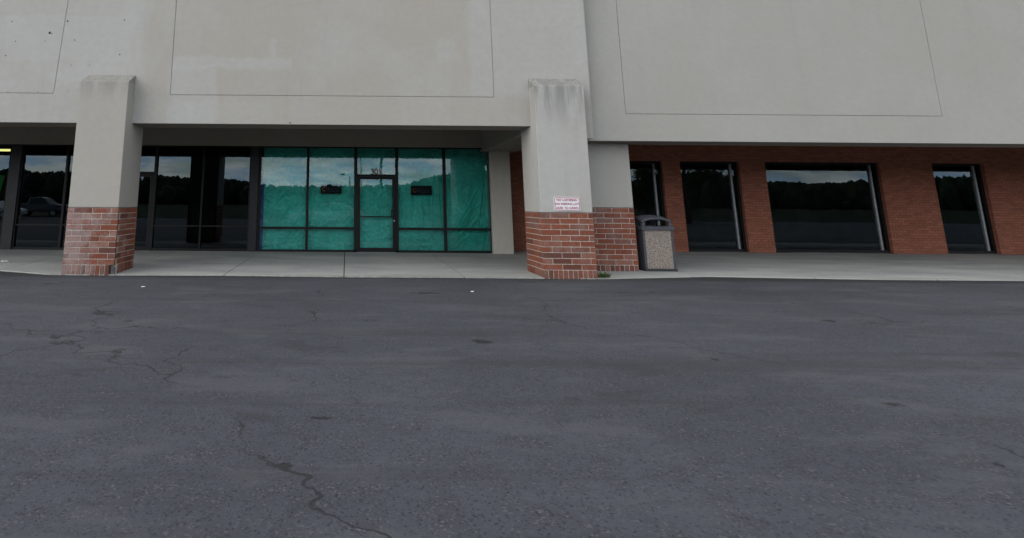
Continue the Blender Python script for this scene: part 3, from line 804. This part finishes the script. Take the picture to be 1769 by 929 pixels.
f3 += [(GX(695 + rf.random() * 145), GZ(720, 400 + rf.random() * 30), R(55 + rf.random() * 70), .03, .018, .3) for k in range(16)]
tarp('tarp', GX(686.3), GX(851.5), zs(dG) + .02, zTop + .02, yt, 240, 210, f3, 9.7, M['tarp'], fmul=1.7, label= 'wide green tarp behind the windows right of the door, sagging at its right edge', cat='tarp', group=TG)
tarp('blue_tarp', GX(447.2), GX(453.8), zs(dG) + .03, GZ(450, 318), yt - .05, 8, 60, [], 2.2, M['blue_tarp'], 'thin blue tarp edge down the left side of the green-covered windows', 'tarp')

# ================================================================== LED SIGNS behind glass
def led_sign(px0_, px1_, py0, py1, label, tilt):
    x0, x1 = GX(px0_, 327), GX(px1_, 327); z0, z1 = GZ((px0_ + px1_) / 2, py1), GZ((px0_ + px1_) / 2, py0)
    y = dG + .07
    t = thing('led_sign', label, 'sign', ((x0 + x1) / 2, y, z0), 'small black signs hung in the shop windows')
    MB().box(x0, x1, y - .012, y + .02, z0, z1).build('panel', M['led_panel'], t, bevel=.006)
    w, h = x1 - x0, z1 - z0
    cx, cz, r = x0 + w * .17, (z0 + z1) / 2 - h * .02, h * .17
    pts = [(cx + r * math.cos(a), y - .018, cz + r * 1.1 * math.sin(a)) for a in [R(35 + tilt + 12 * k) for k in range(25)]]
    MB().tube(pts, .011, 8).build('ring', M['led_orange'], t, smooth=True)
    MB().tube([(x0 + w * .29, y - .016, cz + h * .17), (x0 + w * .29, y - .016, cz - h * .1), (x0 + w * .33, y - .016, cz - h * .17), (x0 + w * .38, y - .016, cz - h * .1), (x0 + w * .38, y - .016, cz + h * .17)], .006, 8).build('stroke', M['led_blue'], t)
    for k in range(5):
        xx = x0 + w * (.46 + .095 * k)
        MB().tube([(xx, y - .016, cz + h * .07), (xx, y - .016, cz - h * .13)], .006, 8).build('stroke', M['led_blue'], t)
    MB().tube([(x0 + w * .44, y - .016, cz - h * .24), (x0 + w * .88, y - .016, cz - h * .24)], .005, 8).build('stroke', M['led_blue'], t)
led_sign(553.6, 590.0, 318.3, 334.6, 'small black sign with an orange ring in the window left of the glass door', 0)
led_sign(710.4, 746.6, 320.4, 336.6, 'small black sign with an orange ring in the window right of the glass door', 30)

# ================================================================== NO LOITERING SIGN
sx0, sx1 = AX(956.6, 352, dF), AX(1001.8, 352, dF); sz0, sz1 = AZ(979, 364.2, dF), AZ(979, 340.2, dF)
sg = thing('parking_sign', 'white metal sign with red lettering screwed to the right pillar above its bricks', 'sign', ((sx0 + sx1) / 2, dF, sz0))
def rrect(x0, x1, z0, z1, r, n=5):
    p = []
    for cx, cz, a0 in ((x1 - r, z1 - r, 0), (x0 + r, z1 - r, 90), (x0 + r, z0 + r, 180), (x1 - r, z0 + r, 270)):
        for k in range(n + 1):
            a = R(a0 + 90 * k / n); p.append((cx + r * math.cos(a), cz + r * math.sin(a)))
    return p
yS = dF - .012
MB().prism_y(rrect(sx0, sx1, sz0, sz1, .025), yS, dF - .001).build('plate', M['sign_white'], sg)
bd = MB()
o1, i1 = rrect(sx0 + .012, sx1 - .012, sz0 + .010, sz1 - .010, .022), rrect(sx0 + .0245, sx1 - .0245, sz0 + .0225, sz1 - .0225, .013)
i = len(bd.v); k = len(o1)
bd.v += [(x, yS - .002, z) for x, z in o1] + [(x, yS - .002, z) for x, z in i1]
for a in range(k):
    c = (a + 1) % k; bd.f.append([a, c, k + c, k + a]); bd.mi.append(0)
bd.build('border', M['sign_red'], sg)
sw_, sh_ = sx1 - sx0, sz1 - sz0
for txt, fz, wd in (('NO LOITERING', .79, .78), ('ON PARKING LOT', .505, .90), ('DUSK TO DAWN', .215, .84)):
    # measure the whole line, then set each word as its own piece
    o = text_mesh(txt, sh_ * .235, M['sign_red'], 'measure', sg, 0, 0, 0, .0008)
    xs = [v.co.x for v in o.data.vertices]; w = max(xs) - min(xs); zsv = [v.co.z for v in o.data.vertices]; zc = (max(zsv) + min(zsv)) / 2
    bpy.data.objects.remove(o)
    s = sw_ * wd / w; words = txt.split(); gap = sh_ * .235 * .42
    objs = []
    for wd_ in words:
        o = text_mesh(wd_, sh_ * .235, M['sign_red'], 'lettering', sg, 0, 0, 0, .0008, bold=.0014)
        xs = [v.co.x for v in o.data.vertices]; objs.append((o, min(xs), max(xs) - min(xs)))
    tot = sum(k[2] for k in objs) + gap * (len(objs) - 1); s = sw_ * wd / tot; cur = -tot / 2
    for o, mn, ww in objs:
        for v in o.data.vertices:
            v.co.x = (v.co.x - mn + cur) * s + (sx0 + sx1) / 2; v.co.z = (v.co.z - zc) + sz0 + sh_ * fz; v.co.y = v.co.y + yS - .002
        cur += ww + gap
for xx in (sx0 + sw_ * .5,):
    for zc in (sz0 + .012, sz1 - .012):
        MB().tube([(xx, yS - .004, zc), (xx, yS + .002, zc)], .006, 8).build('screw', M['steel'], sg)

# ================================================================== RIGHT WING
wing = thing('side_wing', 'set-back stucco and brick wing with dark shop windows right of the second pillar', 'building', (12, dR, 0))
zRw = AZ(1140, 243.6, dR)
XE = 34.0
rw = MB()
rw.box(XR - .2, XE, dR + SK, dRb, zRw + .001, ZT - .15)
jr = (AX(1062, 0, dR) + AX(1083, 195, dR)) / 2; zjr = AZ(1140, 196.8, dR)
y0, y1 = dR, dR + SK + .004
xw0 = XR - .2
jr2 = jr + (c1 - c0)
rw.prism_y([(xw0, zRw), (jr, zRw), (jr, zjr - G), (jr - G, zjr - G), (jr - G, ZT - .15), (xw0, ZT - .15)], y0, y1)
rw.prism_y([(jr, zRw), (jr2, zRw), (jr2, zjr - G), (jr, zjr - G)], y0, y1)
rw.prism_y([(jr + G, zjr + G), (jr2 - G, zjr + G), (jr2 - G, ZT - .15), (jr + G, ZT - .15)], y0, y1)
rw.prism_y([(jr2, zRw), (XE, zRw), (XE, ZT - .15), (jr2 + G, ZT - .15), (jr2 + G, zjr - G), (jr2, zjr - G)], y0, y1)
rw.build('parapet_wall', M['wall_right'], wing)
MB().box(XR + .0, XE, dR + .02, dRb + .003, zRw - .003, zRw + .2).build('beam_soffit', M['fascia'], wing)
# stucco pier with brick foot
qx0, qx1 = AX(1010, 420, dP), AX(1100.3, 420, dP); qzb = AZ(1060, 358.5, dP)
MB().box(qx0, qx1 - .004, dP + .004, dP + .9, qzb, zRw - .004).build('pier', M['wall_right'], wing, bevel=.012)
pier = wing.children[-1]
brick_base('brick_base', pier, qx0, qx1, dP, dP + .9, qzb - .004, .012, .012, .1145, .382, [M['brick'], M['mortar']], 11, .104, first=.30, faces='R')
# brick wall with glazed openings
bw = MB(); zb0 = zs(dRW) - .01
zHead = AZ(1120, 278, dRW)
openings = [(AX(1072, 350, dRW), AX(1150.5, 350, dRW)), (AX(1181.5, 350, dRW), AX(1285, 350, dRW)), (AX(1330, 350, dRW), AX(1530, 350, dRW)), (AX(1622, 350, dRW), AX(1712, 350, dRW))]
bxL = AX(886, 350, dRW)
edges = [px1 + .003] + [v for o in openings for v in o] + [XE]
for k in range(0, len(edges), 2): bw.box(edges[k], edges[k + 1], dRW, dRW + .3, zb0, 4.0)
for a, b2 in openings: bw.box(a, b2, dRW, dRW + .3, zHead, 4.0)
bw.build('brick_wall', M['brick_wall'], wing)
for k, (a, b2) in enumerate(openings):
    y0, y1 = dRW + .10, dRW + .19
    mb = MB(); z0, z1 = zs(dRW) - .005, zHead
    mb.box(a, a + .07, y0, y1, z0, z1); mb.box(b2 - .07, b2, y0, y1, z0, z1)
    mb.box(a + .07, b2 - .07, y0, y1, z1 - .07, z1); mb.box(a + .07, b2 - .07, y0, y1, z0, z0 + .10)
    w = mb.build('window', M['frame'], wing, bevel=.003, seg=1)
    xm = b2 - .22
    MB().box(xm - .028, xm + .028, y0 - .004, y1 - .01, z0 + .10, z1 - .07).build('mullion', M['alu'], w, bevel=.003, seg=1)
    pane('window_pane', w, a + .07, xm - .028, z0 + .10, z1 - .07, M['glass_right'], dRW + .145); pane('window_pane', w, xm + .028, b2 - .07, z0 + .10, z1 - .07, M['glass_right'], dRW + .145)
ri = MB(); ri.box(px1, XE, dRW + 6, dRW + 6.1, 0.0, 3.95); ri.box(px1, XE, dRW + .31, dRW + 6, 3.75, 3.8); ri.box(px1, XE, dRW + .05, dRW + 6, zs(dRW) + .004, zs(dRW) + .02)
ri.box(px1, px1 + .1, dRW + .31, dRW + 6, .13, 3.74)
ri.build('interior', simple('shop_interior_grey', (0.09, 0.088, 0.085), .9, 0, .5, .8, .1), wing)
MB().box(XE + .003, XE + .3, dR + .1, 32, -.05, ZT - .3).build('end_wall', M['wall_right'], wing)

# ================================================================== TRASH CAN
cf = dP + .02
bx0, bx1 = AX(1112.5, 430, cf), AX(1166.0, 430, cf); zg = zs(cf) + .001
ztop = AZ(1135, 371.5, cf); zrim0, zrim1 = AZ(1138, 397.5, cf), AZ(1138, 391.0, cf)
wB_ = bx1 - bx0; dd = .62
bt = thing('trash_can', 'square dark grey trash can with pebble-covered panels and open hooded lid', 'trash can', ((bx0 + bx1) / 2, cf + dd / 2, zg))
MB().box(bx0 - .015, bx1 + .015, cf - .015, cf + dd + .015, zg, zg + .055).build('base', M['bin_base'], bt, bevel=.012)
pw = .055
for xx in (bx0, bx1 - pw):
    for yy in (cf, cf + dd - pw): MB().box(xx, xx + pw, yy, yy + pw, zg + .055, zrim0).build('corner_post', M['bin_plastic'], bt, bevel=.012)
for nm, bx in (('panel', (bx0 + pw, bx1 - pw, cf + .012, cf + .03)), ('panel', (bx0 + pw, bx1 - pw, cf + dd - .03, cf + dd - .012))):
    MB().box(bx[0], bx[1], bx[2], bx[3], zg + .056, zrim0 - .001).build('panel', M['pebble'], bt)
for xx in (bx0 + .012, bx1 - .03):
    MB().box(xx, xx + .018, cf + pw, cf + dd - pw, zg + .056, zrim0 - .001).build('side_panel', M['bin_plastic'], bt)
MB().box(bx0 + .04, bx1 - .04, cf + .04, cf + dd - .04, zg + .06, zrim0 - .1).build('liner', M['bin_base'], bt)
# rim: square ring
rm = MB(); e_ = .022
rm.box(bx0 - e_, bx1 + e_, cf - e_, cf + .07, zrim0, zrim1); rm.box(bx0 - e_, bx1 + e_, cf + dd - .07, cf + dd + e_, zrim0, zrim1)
rm.box(bx0 - e_, bx0 + .07, cf + .07, cf + dd - .07, zrim0, zrim1); rm.box(bx1 - .07, bx1 + e_, cf + .07, cf + dd - .07, zrim0, zrim1)
rm.build('rim', M['bin_plastic'], bt, bevel=.008)
# hood: domed top on four tapering corner posts, open on all sides
hd = MB(); NU = 14
def hood_z(u, v):   # height over the square, u,v in -1..1
    return ztop - .075 * (abs(u) ** 2.4) - .075 * (abs(v) ** 2.4) * .9
hw, hdp = wB_ / 2 - .005, dd / 2 - .005
hcx, hcy = (bx0 + bx1) / 2, cf + dd / 2
for off in (0, -.038):
    base = len(hd.v)
    for j in range(NU + 1):
        for i in range(NU + 1):
            u, v = -1 + 2 * i / NU, -1 + 2 * j / NU
            hd.v.append((hcx + u * hw, hcy + v * hdp, hood_z(u, v) + off))
    for j in range(NU):
        for i in range(NU):
            a = base + j * (NU + 1) + i; hd.f.append([a, a + 1, a + NU + 2, a + NU + 1]); hd.mi.append(0)
n1 = (NU + 1) ** 2
ringi = [i for i in range(NU + 1)] + [(j + 1) * (NU + 1) - 1 for j in range(1, NU + 1)] + [NU * (NU + 1) + i for i in range(NU - 1, -1, -1)] + [j * (NU + 1) for j in range(NU - 1, 0, -1)]
for a, b2 in zip(ringi, ringi[1:] + ringi[:1]): hd.f.append([a, b2, n1 + b2, n1 + a]); hd.mi.append(0)
hood = hd.build('hood', M['bin_plastic'], bt, smooth=True)
for sx_ in (-1, 1):
    for sy_ in (-1, 1):
        hp = MB(); x_o = hcx + sx_ * hw; y_o = hcy + sy_ * hdp
        for (ax, ay) in ((.075, .035), (.035, .075)):
            xa_, xb_ = sorted((x_o, x_o - sx_ * ax)); ya_, yb_ = sorted((y_o, y_o - sy_ * ay))
            hp.box(xa_ + .001 * ay, xb_, ya_ + .001 * ax, yb_, zrim1, ztop - .15 + .012)
        # gussets that round the opening's upper corners
        xi = x_o - sx_ * .035
        tri = [(xi, ztop - .20), (xi, ztop - .10), (xi - sx_ * .16, ztop - .075), (xi - sx_ * .06, ztop - .12)]
        if sx_ > 0: tri = tri[::-1]
        yq = sorted((y_o - sy_ * .002, y_o - sy_ * .033)); hp.prism_y(tri, yq[0], yq[1])
        hp.build('hood_post', M['bin_plastic'], hood, bevel=.006)

# ================================================================== WEED, LITTER
def leaf_strip(mb, p, d, ln, w, bend, seg=4):
    p = Vector(p); d = Vector(d).normalized(); s = d.cross(Vector((0, 0, 1))).normalized()
    i = len(mb.v)
    for k in range(seg + 1):
        t = k / seg; pos = p + d * ln * t + Vector((0, 0, -bend * ln * t * t)); ww = w * math.sin(math.pi * (.15 + .85 * t)) + .001
        mb.v += [tuple(pos - s * ww / 2), tuple(pos + s * ww / 2)]
    for k in range(seg): a = i + 2 * k; mb.f.append([a, a + 1, a + 3, a + 2]); mb.mi.append(0)
gx = AX(1040, 476, 11.35); gy = 11.33
wd = MB(); rr = random.Random(5)
for k in range(150):
    a = rr.uniform(0, 2 * math.pi); rad = rr.uniform(0, .09)
    leaf_strip(wd, (gx + rad * 1.3 * math.cos(a) + rr.gauss(0, .03), gy + rad * math.sin(a) * .8, -.01), (math.cos(a) * rr.uniform(.2, 1.1), math.sin(a) * rr.uniform(.2, .9), 1), rr.uniform(.08, .23), rr.uniform(.008, .02), rr.uniform(.1, .6))
tag(wd.build('weed', M['weed']), 'small green weed tuft growing in the crack at the foot of the right pillar', 'weed')
def litter(x, y, z, sx_, sy_, seed, label, cat='litter'):
    r2 = random.Random(seed); mb = MB(); n_ = 5
    for j in range(n_ + 1):
        for i in range(n_ + 1):
            mb.v.append((x + sx_ * (i / n_ - .5) + r2.uniform(-.1, .1) * sx_ / 2, y + sy_ * (j / n_ - .5) + r2.uniform(-.1, .1) * sy_ / 2, z + .004 + r2.random() * min(sx_, sy_) * .3))
    for j in range(n_):
        for i in range(n_):
            a = j * (n_ + 1) + i; mb.f.append([a, a + 1, a + n_ + 2, a + n_ + 1]); mb.mi.append(0)
    o = mb.build('litter', M['paper']); so = o.modifiers.new('thickness', 'SOLIDIFY'); so.thickness = .002
    tag(o, label, cat)
def on_walk(px, py):
    x, y = ground_at(px, py)
    for _ in range(6):
        v = _F + _R2 * ((px - CX) / FPX) - _U2 * ((py - CY) / FPX); k = (zs(y) - CAMZ) / v.z; x, y = v.x * k, v.y * k
    return x, y
x, y = on_walk(8, 452); litter(x, y, zs(y), .17, .07, 1, 'crumpled white paper scrap lying on the sidewalk left of the left pillar')
x, y = ground_at(247, 496); litter(x, y, ZA, .06, .05, 2, 'white litter scrap on the asphalt right of the left pillar')
x, y = ground_at(816, 504.5); litter(x, y, ZA, .05, .04, 3, 'tiny white litter scrap on the asphalt left of the right pillar')
x, y = ground_at(728, 479.5)

# ================================================================== INSIDE THE LEFTMOST SHOP
ylt = dG + 1.3
lxa, lxb = AX(-60, 250, ylt), AX(28.5, 250, ylt); lz = AZ(14, 259.0, ylt)
cl = thing('ceiling_light', 'lit yellowish fluorescent strip inside the leftmost shop window', 'light', ((lxa + lxb) / 2, ylt, lz))
MB().box(lxa, lxb, ylt, ylt + .12, lz - .032, lz + .032).build('tube', M['tube'], cl, bevel=.008)
MB().box(lxa - .02, lxb + .02, ylt - .01, ylt + .14, lz + .035, lz + .12).build('housing', M['post'], cl)
gbx = AX(5, 325, dG + .1)
MB().prism_y([(gbx - .5, GZ(5, 350)), (gbx - .12, GZ(5, 350)), (gbx + .03, GZ(5, 303)), (gbx - .5, GZ(5, 300))], dG + .08, dG + .09).build('window_poster', M['green_vinyl'])
tag(bpy.data.objects['window_poster'], 'bright green poster in the leftmost shop window, the upper one', 'poster', 'green posters in the leftmost shop window')
MB().prism_y([(gbx - .5, GZ(5, 414)), (gbx - .02, GZ(5, 414)), (gbx - .16, GZ(5, 394)), (gbx - .5, GZ(5, 390))], dG + .08, dG + .09).build('window_poster', M['green_vinyl'])
tag(bpy.data.objects['window_poster.001'], 'bright green poster in the leftmost shop window, the lower one near the sill', 'poster', 'green posters in the leftmost shop window')

# ================================================================== BEHIND THE CAMERA (seen in the glass)
def mirror(px, py, D):                 # reflected pixel -> real point at optical distance D
    v = _F + _R2 * ((px - CX) / FPX) - _U2 * ((py - CY) / FPX); k = D / v.y
    return v.x * k, 2 * dG - D, CAMZ + v.z * k
gv = MB(); gv.v += [(-300, -17.2, ZA + .03), (-300, -170, ZA + .6), (300, -170, ZA + .6), (300, -17.2, ZA + .03)]; gv.f.append([0, 1, 2, 3]); gv.mi.append(0)
struct(gv.build('grass_verge', simple('mown_grass', (0.018, 0.028, 0.010), .95, 0, .4, .6, .1)))
# wooded ridge
def ridge_h(px):
    pts = [(-1200, 292), (-400, 288), (0, 294), (60, 297), (200, 303), (300, 307), (400, 311), (460, 320), (560, 323), (690, 321), (720, 314), (745, 307), (780, 300), (845, 296), (940, 296), (1000, 303), (1090, 312), (1200, 300), (1240, 296), (1290, 312), (1420, 318), (1600, 308), (2400, 300)]
    for (a, ya), (b2, yb) in zip(pts, pts[1:]):
        if a <= px <= b2: return ya + (yb - ya) * (px - a) / (b2 - a)
    return 295
fo = MB(); rr = random.Random(11)
ico = bmesh.new(); bmesh.ops.create_icosphere(ico, subdivisions=2, radius=1)
iv = [v.co.copy() for v in ico.verts]; ifc = [[v.index for v in f.verts] for f in ico.faces]; ico.free()
for k in range(2300):
    px = rr.uniform(-1100, 2300); D = rr.uniform(185, 235)
    X, Y, Z = mirror(px, ridge_h(px) + rr.gauss(0.8, 1.1), D)
    row = rr.random()
    h = Z * (1 if row < .62 else rr.uniform(.35, .9))
    if row >= .62: Y += rr.uniform(8, 22)
    wid = rr.uniform(1.1, 2.6)
    i = len(fo.v); sd_ = rr.random() * 50
    for co in iv:
        d = 1 + .6 * noise.fractal(co * 2.9 + Vector((sd_, 0, 0)), 1, 2, 3)
        fo.v.append((X + co.x * wid * d, Y + co.y * wid * d, max(-1, h * .5 + co.z * h * .56 * (1 + .25 * (d - 1)))))
    for f in ifc: fo.f.append([i + a for a in f]); fo.mi.append(0)
forest = fo.build('woodland', M['forest']); forest['kind'] = 'stuff'
tag(forest, 'dark wooded ridge across the lot, mirrored in the shop windows', 'woodland')

def tree(x, y, h, r, label, seed, low=.25):
    rr = random.Random(seed)
    t = thing('tree', label, 'tree', (x, y, ZA))
    mb = MB(); mb.tube([(x, y, ZA - .05), (x + .05, y, h * .25), (x - .05, y + .05, h * .55), (x, y, h * .85)], [.2, .15, .1, .03], 10)
    cents = []
    for k in range(26):
        a = rr.uniform(0, 2 * math.pi); zf = rr.uniform(low, .95); rad = r * math.sin(math.pi * (zf - low * .6) / (1.05 - low * .6)) * rr.uniform(.35, .95)
        c = Vector((x + rad * math.cos(a), y + rad * math.sin(a), h * zf)); cents.append(c)
        mb.tube([(x, y, h * max(.15, zf - .22)), tuple((Vector((x, y, h * zf - .3)) + c) / 2), tuple(c)], [.06, .035, .012], 6)
    mb.build('trunk', M['bark'], t, smooth=True)
    lf = MB()
    for c in cents:
        for k in range(190):
            p = c + Vector((rr.gauss(0, .36), rr.gauss(0, .36), rr.gauss(0, .30))) * r * .42
            d = Vector((rr.gauss(0, 1), rr.gauss(0, 1), rr.gauss(0, 1))).normalized(); s = d.orthogonal().normalized(); L = rr.uniform(.10, .22)
            i = len(lf.v); lf.v += [tuple(p), tuple(p + d * L * .5 + s * L * .3), tuple(p + d * L), tuple(p + d * L * .5 - s * L * .3)]
            lf.f.append([i, i + 1, i + 2, i + 3]); lf.mi.append(0)
    lf.build('crown', M['leaf'], t)
X, Y, Z = mirror(1130, 287, 42); tree(X, Y, Z, 1.75, 'leafy dark tree mirrored in the window behind the trash can', 2, .15)
X, Y, Z = mirror(1200, 280, 44); tree(X, Y, 7.0, 3.2, 'tall leafy tree mirrored in the window at the right edge', 3, .12)

def pole(px, ytop, D, rad, label, arm=0.0, z=None):
    X, Y, Z = mirror(px, ytop, D)
    if z: Z = z
    t = thing('light_pole', label, 'light pole', (X, Y, ZA))
    MB().tube([(X, Y, ZA - .02), (X, Y, Z)], [rad, rad * .8], 14).build('shaft', M['pole'], t, smooth=True)
    MB().box(X - rad * 1.8, X + rad * 1.8, Y - rad * 1.8, Y + rad * 1.8, ZA - .05, ZA + .35).build('footing', M['mortar'], t, bevel=.02)
    if arm:
        MB().tube([(X, Y, Z - .05), (X + arm * .3, Y, Z + .28), (X + arm * .55, Y, Z + .36)], .06, 8).build('arm', M['pole'], t, smooth=True)
        a0 = X + arm * .5; a1 = X + arm * 1.05
        xa_, xb_ = min(a0, a1), max(a0, a1)
        MB().prism_y([(xa_, Z + .34), (xb_, Z + .22), (xb_, Z + .48), (xb_ - .4, Z + .74), (xa_ + .3, Z + .80)], Y - .25, Y + .25).build('lamp_head', M['pole'], t, bevel=.05)
pole(605.0, 305, 119, .13, 'slim light pole with a curved arm, mirrored above the left black sign', -2.0)
pole(658.6, 262, 78, .20, 'thick dark pole mirrored right through the number 301', 0, 12.5)
pole(623.6, 262, 62, .06, 'thin pole mirrored at the left edge of the transom above the door', 0, 8.6)
pole(47, 250, 42, .07, 'thin dark pole mirrored in the window left of the left pillar', 0, 8)

def car(x, y, flip, paint, L, Hh, label, prof, win, glabel=None):
    t = thing('parked_car', label, 'car', (x, y, ZA))
    s = -1 if flip else 1
    Wd = 1.78
    def loft(profile, hw_lo, hw_hi, zsplit):
        mb = MB(); k = len(profile)
        rows = [(-1, .0), (-.96, .03), (-.5, .05), (.5, .05), (.96, .03), (1, .0)]
        cs = []
        for ww, ex in ((-1.0, -.045), (-.93, 0), (.93, 0), (1.0, -.045)):
            i = len(mb.v); cs.append(i)
            for (px_, pz) in profile:
                hw = hw_lo + (hw_hi - hw_lo) * max(0, min(1, (pz - zsplit[0]) / (zsplit[1] - zsplit[0])))
                cxp = px_ * (1 + ex * .2); mb.v.append((x + s * cxp, y + ww * hw, ZA + pz + (ex if pz > .5 else -ex)))
        for a, b2 in zip(cs, cs[1:]):
            for q_ in range(k):
                c = (q_ + 1) % k; mb.f.append([a + q_, a + c, b2 + c, b2 + q_]); mb.mi.append(0)
        mb.f.append([cs[0] + q_ for q_ in range(k)]); mb.mi.append(0); mb.f.append([cs[-1] + q_ for q_ in reversed(range(k))]); mb.mi.append(0)
        return mb
    body = loft(prof, Wd / 2, Wd / 2 * .74, (.95, Hh)).build('body', paint, t, bevel=.03, seg=2)
    for sy in (-1, 1):
        for poly in win:
            zlo = min(p[1] for p in poly); mb = MB(); i = 0
            def hw(pz): return Wd / 2 + (Wd / 2 * .74 - Wd / 2) * max(0, min(1, (pz - .95) / (Hh - .95)))
            for dd_ in (.004, -.03):
                mb.v += [(x + s * px_, y + sy * (hw(pz) + dd_), ZA + pz) for px_, pz in poly]
            k = len(poly); mb.f.append(list(range(k))); mb.f.append(list(range(2 * k - 1, k - 1, -1))); mb.mi += [0, 0]
            for a in range(k):
                c = (a + 1) % k; mb.f.append([a, c, k + c, k + a]); mb.mi.append(0)
            mb.build('side_window', M['car_glass'], body)
    for sx_ in (-.30, .30):
        for sy in (-1, 1):
            cx_, cy_ = x + s * L * sx_, y + sy * (Wd / 2 - .10)
            wm = MB().tube([(cx_, cy_ - .11, ZA + .33), (cx_, cy_ + .11, ZA + .33)], .33, 28).build('wheel', M['rubber'], t, bevel=.02)
            MB().tube([(cx_, cy_ + sy * .09, ZA + .33), (cx_, cy_ + sy * .118, ZA + .33)], .2, 20).build('rim', M['steel'], wm)
    for sy in (-1, 1):
        yq = sorted((y + sy * Wd * .30, y + sy * Wd * .44))
        xq = sorted((x + s * (L / 2 - .06), x + s * (L / 2 + .0))); MB().box(xq[0], xq[1], yq[0], yq[1], ZA + .6, ZA + .74).build('headlight', M['lamp_clear'], t, bevel=.02)
        xq = sorted((x - s * (L / 2 - .04), x - s * (L / 2 + .0))); MB().box(xq[0], xq[1], yq[0], yq[1], ZA + .7, ZA + .88).build('tail_light', M['lamp_red'], t, bevel=.02)
sedan = [(-2.3, .35), (2.28, .35), (2.33, .62), (2.15, .78), (1.05, .98), (.35, 1.40), (-.25, 1.49), (-1.0, 1.42), (-1.75, 1.08), (-2.28, 1.02), (-2.36, .7)]
swin = [[(.98, 1.0), (.36, 1.36), (-.12, 1.42), (-.12, 1.0)], [(-.2, 1.0), (-.2, 1.42), (-.95, 1.37), (-1.5, 1.08), (-1.5, 1.0)]]
X, Y, Z = mirror(566, 350, 34.3)
car(X, Y, True, M['car_white'], 4.7, 1.49, 'white sedan parked in the lot facing the shops, mirrored in the green windows', sedan, swin)
truck = [(-2.7, .45), (2.62, .45), (2.7, .7), (2.6, 1.05), (1.25, 1.16), (.6, 1.70), (.1, 1.80), (-.7, 1.78), (-.85, 1.18), (-2.68, 1.14), (-2.74, .8)]
twin = [[(1.12, 1.2), (.6, 1.64), (.22, 1.7), (.22, 1.2)], [(.14, 1.2), (.14, 1.7), (-.6, 1.68), (-.7, 1.2)]]
X, Y, Z = mirror(72, 345, 50)
car(X, Y, False, M['car_dark'], 5.4, 1.8, 'dark pickup truck parked far left, mirrored in the window left of the left pillar', truck, twin)
X, Y, Z = mirror(-10, 345, 44)
car(X, Y, False, M['car_white'], 4.7, 1.49, 'white sedan parked beside the dark pickup, mirrored in the leftmost shop window', sedan, swin)
